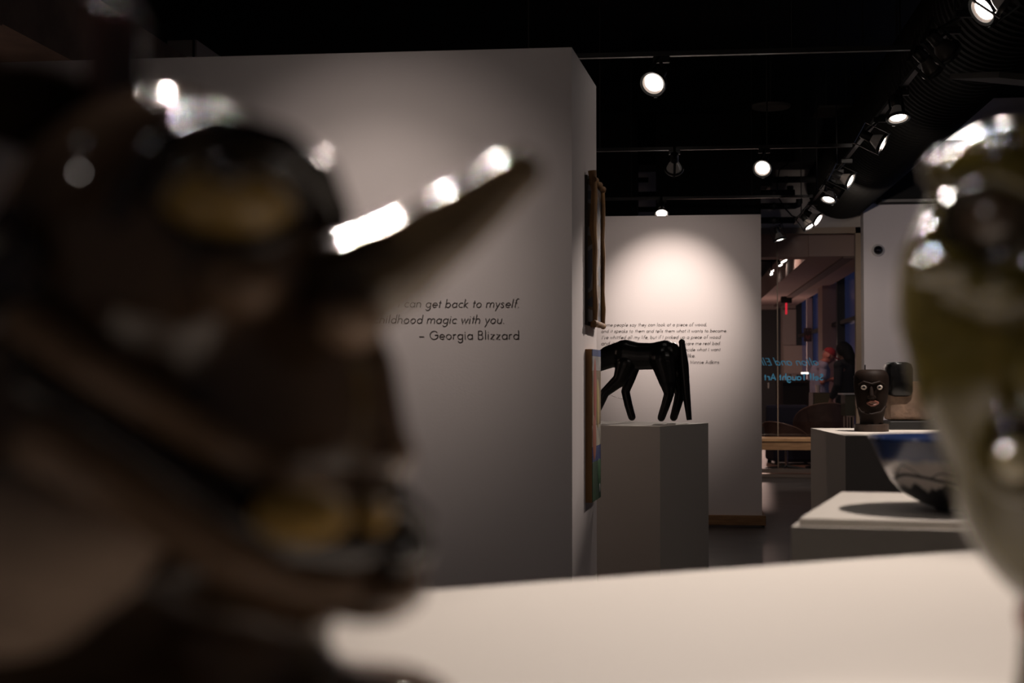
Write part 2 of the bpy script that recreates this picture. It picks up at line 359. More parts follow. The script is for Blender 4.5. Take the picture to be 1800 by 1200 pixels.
# ------------------------------------------------------------------ left face jug (brown, horned)
DL = .57; baseL = W((330 - 900) / F * DL, DL, ZT)
jl = thing('face_jug', 'large dark brown glazed face jug with a long horn, seen in profile', 'sculpture', baseL, YAW)
def LJ(base, d0):
    def f(px, py, t=0.0):
        p = P(px, py, d0 + t) - base; return Vector((p.dot(RT), p.dot(FW0), p.z))
    return f
A = LJ(baseL, DL); kL = DL / F
def rr(px, t=0.0): return px * (DL + t) / F
def claymat(name, c1, c2, c3, scale, coat=.9, rough=.45, crough=.05):
    m = mat(name, c1, rough, coat=coat, coat_rough=crough, spec=0.0); nt = m.node_tree; b = nt.nodes['Principled BSDF']
    tc = nt.nodes.new('ShaderNodeTexCoord'); nz = nt.nodes.new('ShaderNodeTexNoise'); nz.inputs['Scale'].default_value = scale; nz.inputs['Detail'].default_value = 3
    cr = nt.nodes.new('ShaderNodeValToRGB'); el = cr.color_ramp.elements
    el[0].position = .36; el[0].color = (*c1, 1); el[1].position = .68; el[1].color = (*c3, 1); k = el.new(.52); k.color = (*c2, 1)
    nt.links.new(tc.outputs['Object'], nz.inputs['Vector']); nt.links.new(nz.outputs['Fac'], cr.inputs['Fac']); nt.links.new(cr.outputs['Color'], b.inputs['Base Color'])
    n2 = nt.nodes.new('ShaderNodeTexNoise'); n2.inputs['Scale'].default_value = 45; bp = nt.nodes.new('ShaderNodeBump'); bp.inputs['Strength'].default_value = .12; bp.inputs['Distance'].default_value = .004
    nt.links.new(tc.outputs['Object'], n2.inputs['Vector']); nt.links.new(n2.outputs['Fac'], bp.inputs['Height'])
    nt.links.new(bp.outputs['Normal'], b.inputs['Normal']); nt.links.new(bp.outputs['Normal'], b.inputs['Coat Normal'])
    return m
brown = claymat('brown_glaze', (.040, .024, .014), (.075, .046, .028), (.24, .165, .115), 7)
horn_m = claymat('horn_glaze', (.07, .048, .024), (.11, .078, .042), (.15, .11, .07), 14)
darkg = mat('dark_brown_glaze', (.012, .007, .0045), .5, coat=.9, spec=0.0)
olive_eye = mat('ochre_glaze', (.24, .155, .045), .5, coat=.4, spec=.1)
tooth = mat('yellow_tooth_glaze', (.30, .19, .05), .6, spec=.2)
def E(px, py, t, rx, ry, rz, rot=None): return ('e', A(px, py, t), (rr(rx), ry, rr(rz)), rot)
blob('jug_body', [
    E(290, 490, 0, 300, .075, 330), E(440, 730, 0, 235, .062, 330), E(430, 960, 0, 255, .056, 150),
    E(170, 700, 0, 330, .07, 360), E(340, 1150, 0, 245, .058, 200), E(360, 1275, 0, 400, .078, 80),
    ('t', [A(350, 1300), A(350, 1480), A(350, 1621)], [.07, .074, .066]), E(20, 1010, 0, 360, .07, 260), E(180, 1190, 0, 400, .075, 170), E(610, 1232, -.01, 190, .05, 56),
    ('c', [A(590, 520), A(625, 650), A(640, 770)], [rr(52), rr(74), rr(78)]), E(680, 800, 0, 54, .02, 42),
    E(640, 862, 0, 60, .03, 26), E(655, 1035, 0, 98, .035, 58),
], .0035, brown, jl, 5)
blob('brow', [('c', [A(205, 420, -.068), A(228, 330, -.066), A(285, 262, -.062), A(385, 232, -.055), A(490, 262, -.042), A(555, 312, -.028), A(590, 385, -.015)], [rr(28), rr(32), rr(36), rr(40), rr(42), rr(42), rr(34)])], .003, darkg, jl)
blob('forehead_ridge', [('c', [A(130, 285, -.055), A(200, 235, -.05), A(270, 205, -.045), A(345, 195, -.035), A(400, 205, -.02)], [rr(22), rr(28), rr(30), rr(28), rr(20)])], .003, brown, jl)
tan_g = claymat('tan_glaze', (.09, .055, .032), (.16, .105, .07), (.26, .185, .13), 10, coat=.3)
blob('upper_lip', [('c', [A(40, 560, -.076), A(150, 640, -.076), A(260, 705, -.072), A(380, 775, -.064), A(500, 830, -.048), A(620, 845, -.024), A(690, 850, -.004)], [rr(36), rr(36), rr(36), rr(34), rr(32), rr(30), rr(24)])], .003, tan_g, jl)
blob('lower_lip', [('c', [A(70, 780, -.078), A(180, 840, -.074), A(290, 905, -.068), A(400, 980, -.060), A(520, 1028, -.045), A(640, 1030, -.022), A(722, 1005, -.002)], [rr(48), rr(50), rr(46), rr(42), rr(38), rr(36), rr(30)])], .003, tan_g, jl)
blob('nose_bridge', [E(612, 560, -.02, 66, .03, 58), E(415, 500, -.06, 70, .018, 55)], .003, tan_g, jl)
blob('horn', [('c', [A(592, 520, -.005), A(700, 464, -.008), A(800, 394, -.01), A(885, 326, -.012), A(916, 302, -.012)], [rr(96), rr(80), rr(61), rr(46), rr(42)])], .003, horn_m, jl)
blob('eyeball', [E(395, 345, -.055, 118, .024, 82)], .003, olive_eye, jl)
blob('pupil', [E(400, 300, -.073, 40, .008, 34)], .002, darkg, jl)
blob('upper_eyelid', [('c', [A(275, 350, -.068), A(320, 295, -.074), A(400, 270, -.076), A(480, 300, -.068), A(525, 360, -.052)], rr(20))], .0025, darkg, jl)
blob('lower_eyelid', [('c', [A(270, 370, -.066), A(330, 422, -.07), A(420, 436, -.066), A(500, 415, -.056), A(530, 375, -.05)], rr(18))], .0025, darkg, jl)
blob('mouth', [('c', [A(40, 660, -.074), A(150, 728, -.070), A(270, 805, -.064), A(390, 890, -.056), A(490, 945, -.046), A(600, 960, -.028), A(700, 950, -.004)], [rr(34), rr(38), rr(44), rr(54), rr(56), rr(54), rr(44)])], .003, darkg, jl)
blob('lip_front', [('c', [A(650, 905, -.03), A(700, 880, -.015), A(736, 915, 0), A(738, 968, 0), A(690, 985, -.02)], rr(26))], .0025, darkg, jl)
blob('tooth', [E(530, 905, -.066, 80, .012, 46)], .0025, tooth, jl)
blob('tooth', [E(660, 905, -.04, 30, .012, 30)], .0025, tooth, jl)
lb = MB(); c0 = A(200, 205, .0); c1 = A(200, 22, 0)
lb.lathe([(rr(58), c0.z - .01), (rr(52), c0.z + .012), (rr(50), c1.z - .012), (rr(58), c1.z - .004), (rr(54), c1.z), (rr(38), c1.z - .002), (rr(34), c0.z)], 32, (c0.x, c0.y, 0))
rbg = mat('red_brown_glaze', (.03, .010, .006), .5, coat=.9, spec=0.0); lb.build('spout', rbg, jl, True)
blob('spout_lip', [('c', [c1 + Vector((rr(44) * math.cos(i * PI / 7), rr(44) * math.sin(i * PI / 7), 0)) for i in range(15)], rr(13))], .0022, rbg, jl, 3)
blob('ear', [('c', [A(-40, 420, -.07), A(20, 380, -.075), A(60, 450, -.075), A(40, 540, -.075), A(-20, 560, -.07)], rr(30)), E(10, 460, -.066, 60, .008, 90)], .003, darkg, jl)
blob('head_knob', [E(60, 190, 0, 120, .04, 75), E(-30, 150, 0, 70, .03, 60)], .003, mat('matt_black_clay', (.016, .010, .007), .7, spec=0.0), jl)
blob('clay_patch', [E(60, 965, -.058, 190, .026, 130), E(0, 1070, -.054, 160, .028, 80), E(230, 905, -.05, 90, .02, 80)], .0035, mat('pale_unglazed_clay', (.36, .27, .21), .85, spec=.1, vary=.35, scale=14), jl)

# ------------------------------------------------------------------ right face jug (olive)
DR = .77; baseR = W((1870 - 900) / F * DR, DR, ZT)
jr = thing('face_jug', 'olive green glazed face jug with round ringed eye at the frame edge', 'sculpture', baseR, YAW)
A = LJ(baseR, DR)
def rr(px, t=0.0): return px * (DR + t) / F
olive = claymat('olive_glaze', (.042, .033, .006), (.062, .05, .010), (.07, .056, .016), 8)
olive_d = mat('dark_olive_glaze', (.02, .016, .008), .5, coat=.9, spec=0.0)
blob('jug_body', [
    E(1880, 520, 0, 290, .085, 308), ('c', [A(1680, 290, 0), A(1750, 262, 0), A(1850, 255, 0)], [rr(38), rr(48), rr(50)]), E(1930, 775, 0, 262, .075, 325), ('t', [A(1965, 1060), A(1965, 1200), A(1965, 1371)], [.05, .052, .064]), E(1874, 600, 0, 274, .082, 300),
    ('c', [A(1690, 300, -.045), A(1760, 285, -.068), A(1840, 320, -.08), A(1900, 400, -.085)], [rr(42), rr(46), rr(44), rr(38)]),   # brow
    ('c', [A(1640, 420, -.03), A(1665, 475, -.046), A(1740, 500, -.065), A(1820, 470, -.08)], [rr(36), rr(40), rr(38), rr(34)]),       # cheekbone
    ('c', [A(1900, 420, -.085), A(1880, 560, -.1), A(1865, 660, -.105)], [rr(40), rr(55), rr(66)]), E(1908, 720, 0, 258, .08, 265),                                      # nose
    E(1655, 296, 0, 34, .02, 34), E(1610, 520, 0, 26, .03, 110),
], .0035, olive, jr, 12)
blob('cheekbone', [E(1668, 472, -.052, 66, .024, 36), E(1760, 505, -.07, 60, .024, 32)], .0025, olive, jr)
blob('eye_ring', [('c', [A(1740 + 74 * math.cos(a), 392 + 66 * math.sin(a), -.066 + .012 * -math.cos(a)) for a in [i * 2 * PI / 14 for i in range(15)]], rr(20))], .0025, olive_d, jr)
blob('eyeball', [E(1745, 392, -.058, 62, .024, 56)], .0025, mat('brown_eye_glaze', (.05, .032, .018), .3, coat=1.0), jr)
blob('mouth_ring', [('c', [A(1800 + 66 * math.cos(a), 790 + 74 * math.sin(a), -.068 - .012 * math.cos(a)) for a in [i * 2 * PI / 14 for i in range(15)]], rr(22))], .0025, olive, jr)
blob('mouth', [E(1802, 778, -.066, 58, .012, 62)], .0025, olive_d, jr)
blob('tongue', [E(1790, 810, -.078, 36, .014, 34)], .0025, mat('pale_olive_glaze', (.20, .17, .08), .3, coat=1.0), jr)
blob('beard_drip', [E(1815, 1085, -.03, 26, .012, 40)], .0025, mat('rust_glaze', (.16, .045, .02), .35, coat=.8), jr)


# ------------------------------------------------------------------ black wooden horse
HD = 7.62; kh = HD / F
hb = P(1120, 742, HD); hb.z = 1.0
hs = thing('carved_horse', 'black carved wooden horse with long tail, head down, on its plinth', 'sculpture', hb, YAW - math.radians(18))
ca = math.cos(math.radians(18))
def H(px, py, t=0.0): return Vector(((px - 1120) * kh / ca, t, (743 - py) * kh))
def hr(p): return p * kh
LEGS = [([H(1103, 640, -.035), H(1093, 668, -.042), H(1068, 690, -.045), H(1058, 712, -.045), H(1048, 733, -.045)], [17, 12, 8.0, 7.5, 6.5]),
        ([H(1110, 640, .035), H(1104, 668, .04), H(1097, 688, .042), H(1102, 712, .042), H(1108, 733, .042)], [14, 9, 7.5, 7, 6.5]),
        ([H(1166, 632, -.035), H(1174, 668, -.042), H(1177, 692, -.045), H(1171, 712, -.045), H(1164, 733, -.045)], [22, 15, 8.5, 7.5, 6.5]),
        ([H(1176, 632, .035), H(1186, 668, .042), H(1190, 692, .045), H(1185, 712, .045), H(1179, 733, .045)], [19, 14, 9, 7.5, 6.5])]
blob('horse_body', [
    ('c', [H(1100, 623), H(1122, 626), H(1146, 626), H(1168, 624)], [hr(26.5), hr(24), hr(23.5), hr(26)]),
    ('c', [H(1098, 621), H(1072, 627), H(1046, 640), H(1018, 664)], [hr(24), hr(20), hr(16), hr(13)]),
    ('c', [H(1018, 664), H(1004, 690), H(990, 718)], [hr(14), hr(13), hr(8)]),
    ('e', H(1181, 622), (hr(13), .05, hr(20)), None),
] + [('c', pts, [hr(x) * 1.06 for x in rd]) for pts, rd in LEGS], .004, M['horse'], hs, 7)
b = MB(); b.tube([H(1196, 601), H(1199, 640), H(1203, 690), H(1208, 737)], [hr(5), hr(8.5), hr(7.0), hr(4.6)], 10); b.ell(H(1196, 602), hr(5.6)); b.build('tail', M['horse'], hs, True)
MB().tube([H(1073, 693, -.045), H(1084, 698, 0), H(1094, 702, .042)], .0012, 6).build('wire', mat('reddish_wire', (.10, .03, .02), .5), hs)
for s in (-1, 1): blob('ear', [('c', [H(1012, 655, s * .012), H(1006, 645, s * .018)], [hr(4), hr(1.6)])], .0025, M['horse'], hs, 2)

# ------------------------------------------------------------------ blue bowl
bc = P(1694, 900, 2.66); bc.z = 1.0
bowl = thing('pottery_bowl', 'blue and white glazed pottery bowl with dark mountain lines on white plinth', 'bowl', bc)
bmat = bpy.data.materials.new('landscape_glaze'); bmat.use_nodes = True; nt = bmat.node_tree; bs = nt.nodes['Principled BSDF']
bs.inputs['Roughness'].default_value = .3; bs.inputs['Coat Weight'].default_value = .8; bs.inputs['Coat Roughness'].default_value = .05
def N(t, **k):
    n = nt.nodes.new(t)
    for a, v in k.items(): setattr(n, a, v)
    return n
def mth(op, a, b=None, c=None):
    n = N('ShaderNodeMath', operation=op)
    for i, v in enumerate((a, b, c)):
        if v is None: continue
        if isinstance(v, (int, float)): n.inputs[i].default_value = v
        else: nt.links.new(v, n.inputs[i])
    return n.outputs[0]
tc = N('ShaderNodeTexCoord'); sp = N('ShaderNodeSeparateXYZ'); nt.links.new(tc.outputs['Object'], sp.inputs[0])
ang = mth('ARCTAN2', sp.outputs['Y'], sp.outputs['X'])
def angnoise(scale, seed, detail=2):
    cb = N('ShaderNodeCombineXYZ'); nt.links.new(mth('COSINE', ang), cb.inputs[0]); nt.links.new(mth('SINE', ang), cb.inputs[1]); cb.inputs[2].default_value = seed
    nz = N('ShaderNodeTexNoise'); nz.inputs['Scale'].default_value = scale; nz.inputs['Detail'].default_value = detail; nt.links.new(cb.outputs[0], nz.inputs['Vector']); return nz.outputs['Fac']
z = sp.outputs['Z']
def ifc(fac, a, b):
    m_ = N('ShaderNodeMix', data_type='RGBA'); nt.links.new(fac, m_.inputs[0])
    for i, v in ((6, a), (7, b)):
        if isinstance(v, tuple): m_.inputs[i].default_value = (*v, 1)
        else: nt.links.new(v, m_.inputs[i])
    return m_.outputs[2]
edge = lambda lvl, wdt=250: mth('MULTIPLY_ADD', mth('SUBTRACT', z, lvl), wdt, .5)
l1_ = mth('MULTIPLY_ADD', angnoise(6, 3, 5), .05, .022)           # black to white
l2_ = mth('MULTIPLY_ADD', angnoise(2.2, 9, 0), .03, .050)         # thick black ridge line
l3_ = mth('MULTIPLY_ADD', angnoise(3.2, 21, 0), .06, .050)         # thin mountain line
l4_ = mth('MULTIPLY_ADD', angnoise(3.5, 14, 3), .03, .078)        # grey to blue
cl = lambda v: (lambda n: n)(mth('MINIMUM', mth('MAXIMUM', v, 0.0), 1.0))
colr = ifc(cl(edge(l1_)), (.008, .008, .010), (.62, .56, .52))
line = lambda lv, wd: mth('LESS_THAN', mth('ABSOLUTE', mth('SUBTRACT', z, lv)), wd)
colr = ifc(cl(edge(l4_, 90)), colr, (.014, .035, .13))
colr = ifc(line(l2_, .0028), colr, (.006, .006, .008)); colr = ifc(line(l3_, .0013), colr, (.02, .012, .02))
nt.links.new(colr, bs.inputs['Base Color'])
zr = P(1694, 769, 2.66).z - 1.0; R0 = 161 / F * 2.66
MB().lathe([(.0, .0), (.045, .0), (.052, .004), (.079, zr - .121), (.1106, zr - .103), (.132, zr - .080), (.150, zr - .048), (.1585, zr - .031), (R0 - .001, zr - .002), (R0, zr), (R0 - .005, zr + .002), (.150, zr - .034), (.141, zr - .05), (.122, zr - .082), (.10, zr - .103), (.06, zr - .118), (0, zr - .122)], 72).build('bowl_wall', bmat, bowl, True)
MB().lathe([(R0 - .003, zr - .003), (R0 + .001, zr - .003), (R0 + .002, zr), (R0, zr + .003), (R0 - .005, zr + .003), (R0 - .0065, zr)], 72, closed=True).build('rim', mat('blue_rim_glaze', (.02, .05, .17), .25, coat=.9), bowl, True)
MB().lathe([(.0, -.0), (.05, -.0), (.05, .008), (.044, .012), (0, .012)], 40).build('foot_ring', mat('dark_foot_glaze', (.01, .01, .01), .4), bowl, True)

# ------------------------------------------------------------------ carved head with white eyes
MD = 6.46; mb0 = P(1532, 759, MD); mb0.z = 1.0
mk = thing('head_sculpture', 'dark wooden carved head with round white eyes and reddish mouth', 'sculpture', mb0, YAW)
A = LJ(mb0, MD)
def rr(px, t=0.0): return px * MD / F
dwood = wood('dark_carved_wood', (.016, .009, .006), (.009, .005, .0035), (3, 3, 1), .6, 0)
for n_ in (dwood,): n_.node_tree.nodes['Principled BSDF'].inputs['Specular IOR Level'].default_value = .12
b = MB(); zc = lambda py: (758.5 - py) * MD / F
b.lathe([(0, zc(745)), (rr(20.5), zc(745)), (rr(20), zc(742)), (rr(20.5), zc(735)), (rr(24), zc(720)), (rr(27), zc(703)), (rr(29.5), zc(688)), (rr(30.5), zc(672)), (rr(30), zc(662)), (rr(27), zc(655)), (rr(22), zc(651)), (rr(18), zc(650)), (rr(17), zc(651.5)), (0, zc(651.5))], 48)
for v in b.bm.verts: v.co.y *= .92
hd = b.build('head', dwood, mk, True)
MB().tube([A(1507, 715, -.055), A(1514, 724, -.066), A(1532, 728, -.073), A(1549, 724, -.066), A(1557, 714, -.055)], rr(1.8), 8).build('chin_ridge', dwood, mk, True)
blob('nose', [('c', [A(1531, 680, -.073), A(1532, 696, -.082)], [rr(3), rr(5)]), ('e', A(1532, 698, -.078), (rr(8), .012, rr(4)))], .002, dwood, mk, 3)
blob('brow', [('c', [A(1510, 676, -.062), A(1518, 671, -.071), A(1532, 675, -.077), A(1546, 671, -.071), A(1554, 676, -.062)], rr(2.2))], .002, dwood, mk, 2)
wm = mat('white_eye_paint', (.50, .43, .37), .5); pm = mat('pupil_paint', (.006, .006, .006), .3); lm = mat('lip_paint', (.17, .06, .04), .5)
for px in (1518.5, 1546):
    eo = MB().ell(A(px, 680.5, -.066), (rr(5.4), .012, rr(4.4)), u=20, v=12).build('eye', wm, mk, True)
    MB().ell(A(px + .3, 680.2, -.0765), (rr(2.6), .005, rr(2.6)), u=14, v=8).build('pupil', pm, eo, True)
blob('upper_lip', [('c', [A(1525, 708, -.068), A(1530, 705, -.076), A(1536, 704.5, -.077), A(1543, 707.5, -.069)], rr(2.1))], .0018, lm, mk, 2)
blob('lower_lip', [('c', [A(1526, 709, -.068), A(1531, 712, -.075), A(1537, 712, -.075), A(1543, 708.5, -.069)], rr(2.1))], .0018, lm, mk, 2)
MB().ell(A(1534, 708.7, -.071), (rr(6.5), .006, rr(2)), u=14, v=8).build('teeth', mat('tooth_paint', (.45, .30, .24), .5), mk, True)
MB().lathe([(0, 0), (rr(29.5), 0), (rr(29.5), zc(747)), (rr(29), zc(745.5)), (0, zc(745.5))], 28).build('base', wood('base_wood', (.05, .027, .016), (.028, .015, .009), (2, 2, 6), .55), mk)
MB().tube([A(1520.5, 655, .02), A(1520.5, 641, .02)], .003, 6).build('peg', M['blackm'], mk)

# tan and black bust behind it
BD = 6.72; bb0 = P(1600, 754.5, BD); bb0.z = 1.0
bu = thing('carved_bust', 'tan stone bust with smooth black cap on black base, behind the dark head', 'sculpture', bb0, YAW)
A = LJ(bb0, BD)
def rr(px, t=0.0): return px * BD / F
MB().box((0, 0, (754.5 - 739) / 2 * BD / F), (rr(88), .16, (754.5 - 739) * BD / F), bev=.006).build('base', mat('black_base', (.008, .008, .008), .5), bu)
b = MB(); b.box(A(1597, 704, 0), (rr(78), .13, rr(68)), bev=.018); b.build('bust_block', mat('tan_stone', (.22, .145, .10), .85, col2=(.15, .10, .07), scale=25, bump=.5), bu, True)
b = MB(); b.box(A(1578, 667, -.012), (rr(44), .155, rr(61)), bev=.03); b.build('cap', mat('black_glossy_wood', (.004, .004, .004), .2, spec=.4), bu, True)

# ------------------------------------------------------------------ pictures on the partition's end face
ef = (Vector((pb.x, pb.y, 0)) - Vector((pa.x, pa.y, 0))).normalized(); en = Vector((ef.y, -ef.x, 0))   # along the face, outward
def onE(D, z, out=0.0):
    k = (D - 5.81) / .79; p = pa.lerp(pb, k); return Vector((p.x, p.y, z)) + en * out
zE = lambda py, D=6.3: P(1040, py, D).z
rotE = Matrix((ef, en, UPZ)).transposed()
barkm = wood('bark_log', (.36, .19, .06), (.16, .08, .03), (6, 6, 1.2), .7)
pz0, pz1 = zE(576), zE(309)
pc = onE(6.37, (pz0 + pz1) / 2, 0)
pt = thing('painting', 'upper picture on the partition end, framed with rough brown branches', 'painting', pc)
loc = lambda D, z, o: onE(D, z, o) - pc
def pcan(name, cols, sc, sd):
    m = mat(name, cols[0], .6); nt_ = m.node_tree; b_ = nt_.nodes['Principled BSDF']
    tc_ = nt_.nodes.new('ShaderNodeTexCoord'); nz = nt_.nodes.new('ShaderNodeTexNoise'); nz.noise_dimensions = '4D'; nz.inputs['W'].default_value = sd; nz.inputs['Scale'].default_value = sc; nz.inputs['Detail'].default_value = 2
    cr = nt_.nodes.new('ShaderNodeValToRGB'); cr.color_ramp.interpolation = 'CONSTANT'
    for i, c in enumerate(cols):
        p_ = .32 + .36 * i / len(cols); el = cr.color_ramp.elements[i] if i < 2 else cr.color_ramp.elements.new(p_)
        el.position = p_ if i else 0; el.color = (*c, 1)
    nt_.links.new(tc_.outputs['Object'], nz.inputs['Vector']); nt_.links.new(nz.outputs['Fac'], cr.inputs['Fac']); nt_.links.new(cr.outputs['Color'], b_.inputs['Base Color']); return m
MB().box(loc(6.37, (pz0 + pz1) / 2, .022), (.33, .02, pz1 - pz0 - .05), rotE).build('canvas', pcan('grey_blue_picture', [(.06, .07, .09), (.14, .10, .06), (.25, .24, .24), (.10, .11, .14), (.06, .04, .03)], 7, 2), pt)
MB().box(loc(6.37, (pz0 + pz1) / 2, .006), (.36, .012, pz1 - pz0 - .02), rotE).build('backing', mat('dark_backing', (.03, .02, .012), .8), pt)
def stick(D0, z0, D1, z1, o, r):
    n = 8; pts = []; rad = []
    for i in range(n + 1):
        k = i / n; pts.append(loc(D0 + (D1 - D0) * k, z0 + (z1 - z0) * k, o + .004 * math.sin(i * 2.1 + D0))); rad.append(r * (1 + .16 * math.sin(i * 1.9 + z0 * 3)))
    MB().tube(pts, rad, 9).build('branch', barkm, pt, True)
stick(6.235, pz0 - .0, 6.215, pz1 + .01, .034, .017); stick(6.52, pz0 + .01, 6.525, pz1 - .03, .036, .014)
stick(6.20, pz1 - .03, 6.55, pz1 - .035, .04, .013); stick(6.20, pz0 + .02, 6.55, pz0 + .015, .04, .013); stick(6.27, pz0 + .02, 6.255, pz1 - .02, .036, .012)
qz0, qz1 = zE(880), zE(614)
pc = onE(6.36, (qz0 + qz1) / 2, 0)
pt = thing('painting', 'lower picture on the partition end, painted board with green and blue shapes', 'painting', pc)
MB().box(loc(6.36, (qz0 + qz1) / 2, .014), (.31, .028, qz1 - qz0), rotE).build('wooden_panel', wood('panel_edge', (.40, .21, .075), (.30, .15, .055), (6, 6, 1), .6), pt)
pal = [((.5), 1.0, .955, (.03, .06, .20)), (.5, .955, .86, (.34, .32, .30)), (.5, .86, .50, (.22, .15, .07)), (.5, .50, .36, (.40, .36, .28)), (.5, .36, .26, (.03, .05, .17)), (.5, .26, .0, (.03, .09, .03))]
LZ = lambda k: qz0 + (qz1 - qz0) * k
for _, k1, k0, c in pal:
    MB().box(loc(6.36, (LZ(k0) + LZ(k1)) / 2, .0295), (.296, .003, (LZ(k1) - LZ(k0)) * .99), rotE).build('painted_field', mat('picture_paint', c, .5, vary=.5, scale=14), pt)
for (D_, k, wd, h_, c) in ((6.30, .72, .10, .30, (.30, .06, .03)), (6.40, .64, .08, .22, (.38, .30, .10)), (6.28, .42, .12, .20, (.26, .07, .03)), (6.44, .18, .10, .12, (.05, .14, .05)), (6.46, .07, .03, .04, (.6, .6, .58))):
    b = MB(); b.ell(loc(D_, LZ(k), .031), (wd / 2, .003, h_ / 2), rotE, 20, 10); b.build('painted_shape', mat('picture_paint', c, .5), pt, True)

# ------------------------------------------------------------------ lighting tracks and spotlights
def track(a, b_, label):
    a, b_ = Vector(a), Vector(b_); d = (b_ - a); c = (a + b_) / 2
    t = thing('lighting_track', label, 'lighting track', c, math.atan2(d.y, d.x))
    L = d.length
    MB().box((0, 0, 0), (L, .032, .026)).build('rail', M['track'], t)
    n = max(2, int(L / 1.6))
    for i in range(n):
        x = -L / 2 + L * (i + .5) / n; MB().tube([(x, 0, .01), (x, 0, 4.65 - TZ)], .006, 6).build('hanger', M['blackm'], t)
    return t
tA = G(1040, 97, TZ); tA2 = G(1630, 85, TZ); yA = (tA.y + tA2.y) / 2
yB = G(1250, 260, TZ).y; yC = G(1150, 348.5, TZ).y
xT = (G(1627, 95, TZ).x + G(1507, 257, TZ).x) / 2
track((-1.5, yA, TZ), (xT - .03, yA, TZ), 'black lighting track crossing the ceiling nearest the camera, above the left partition')
track((-1.2, yB, TZ), (xT - .03, yB, TZ), 'black lighting track across the middle of the ceiling')
track((-1.0, yC, TZ), (xT - .03, yC, TZ), 'black lighting track just above the far partition wall')
track((xT, 1.2, TZ), (xT, gy - 1.4, TZ), 'long lighting track running to the window wall beside the duct')
yN = W(0, 3.7, 0).y
LM = {}
LM['socket'] = MB().lathe([(0, .155), (.024, .155), (.03, .148), (.031, .085), (.026, .078), (0, .078)], 20).mesh('socket', M['blackm'], True)
LM['bulb'] = MB().lathe([(.024, .084), (.03, .07), (.046, .04), (.056, .014), (.058, .004), (.056, .004), (.03, .06)], 24).mesh('bulb', M['bulb'], True)
LM['bulb_off'] = LM['bulb'].copy(); LM['bulb_off'].materials.clear(); LM['bulb_off'].materials.append(M['bulb_off'])
LM['rim'] = MB().lathe([(.058, -.004), (.070, -.010), (.073, -.004), (.072, .010), (.066, .014), (.058, .008)], 28, closed=True).mesh('rim', M['blackm'], True)
LM['reflector'] = MB().lathe([(.066, -.008), (.058, -.002), (.044, .006), (.043, .007), (.058, 0), (.067, -.006)], 28).mesh('reflector', M['reflector'], True)
LM['lens'] = MB().lathe([(0, -.006), (.02, -.005), (.036, -.001), (.047, .006), (0, .007)], 24).mesh('lens', M['lens'], True)
LM['lens_off'] = MB().lathe([(0, -.006), (.02, -.005), (.036, -.001), (.047, .006), (0, .007)], 24).mesh('lens', M['lens_off'], True)
LM['adapter'] = MB().box((0, 0, -.03), (.09, .034, .034), bev=.004).mesh('track_adapter', M['blackm'])
yk = MB()
for s in (-1, 1): yk.box((s * .078, 0, .045), (.006, .018, .12))
yk.box((0, 0, .17), (.16, .018, .006)); 
for s in (-1, 1): yk.box((s * .078, 0, .14), (.006, .018, .07))
LM['yoke'] = yk.mesh('yoke', M['blackm'])
def spotlight(lens, aim, label, on=True, light=None, ty=None, tx=None):
    """lens: world centre of the lens, aim: direction it faces; hangs from the track straight above"""
    lens = Vector(lens); aim = Vector(aim).normalized(); back = -aim
    piv = lens + back * .145
    top = Vector((piv.x if tx is None else tx, piv.y if ty is None else ty, TZ))
    t = thing('track_spotlight', label, 'spotlight', top, 0, 'spotlights on the ceiling tracks')
    q = back.to_track_quat('Z', 'X'); lo = lens - top
    for k in ('socket', 'bulb', 'rim', 'reflector', 'yoke'):
        o = link(k, LM['bulb_off'] if (k == 'bulb' and not on) else LM[k], t, lo); o.rotation_mode = 'QUATERNION'; o.rotation_quaternion = q
    o = link('lens', LM['lens' if on else 'lens_off'], t, lo); o.rotation_mode = 'QUATERNION'; o.rotation_quaternion = q
    link('track_adapter', LM['adapter'], t)
    MB().tube([(0, 0, -.03), piv - top], .007, 8).build('stem', M['blackm'], t)
    if light: spot(lens + aim * .03, light[0], *light[1:])
    return t
dirC = lambda X, D, z: RT * X + FW0 * D + UPZ * z
pool = P(1177, 550, 11.9)
# (pixel of lens, depth, aim in camera frame, label, on, light)
l1 = P(1148, 147, 7.54); spotlight(l1, dirC(-.38, -.72, -.58), 'lit spotlight on the nearest cross track, shining down beside the left partition', True, (P(1060, 680, 6.8), 60, 36, .9), ty=yA)
l2 = P(1185, 297, 10.62); spotlight(l2, pool - l2, 'spotlight seen from behind, aimed at the far partition text', True, (pool, 165, 54, 1.0), ty=yB)
spot(l2 + (pool - l2).normalized() * .035, P(1170, 640, 11.9), 20, 125, 1.0)  # extra wide light added at this spotlight to fill the far partition
l3 = P(1340, 296, 10.62); spotlight(l3, dirC(-.30, -.85, -.55), 'lit spotlight above the right end of the far partition', True, (P(1130, 720, 7.7), 130, 30, .7), ty=yB)
l4 = P(1163, 376, 13.6); spotlight(l4, dirC(-.05, -.6, -.8), 'spotlight cut off by the top edge of the far partition', True, None, ty=yC)
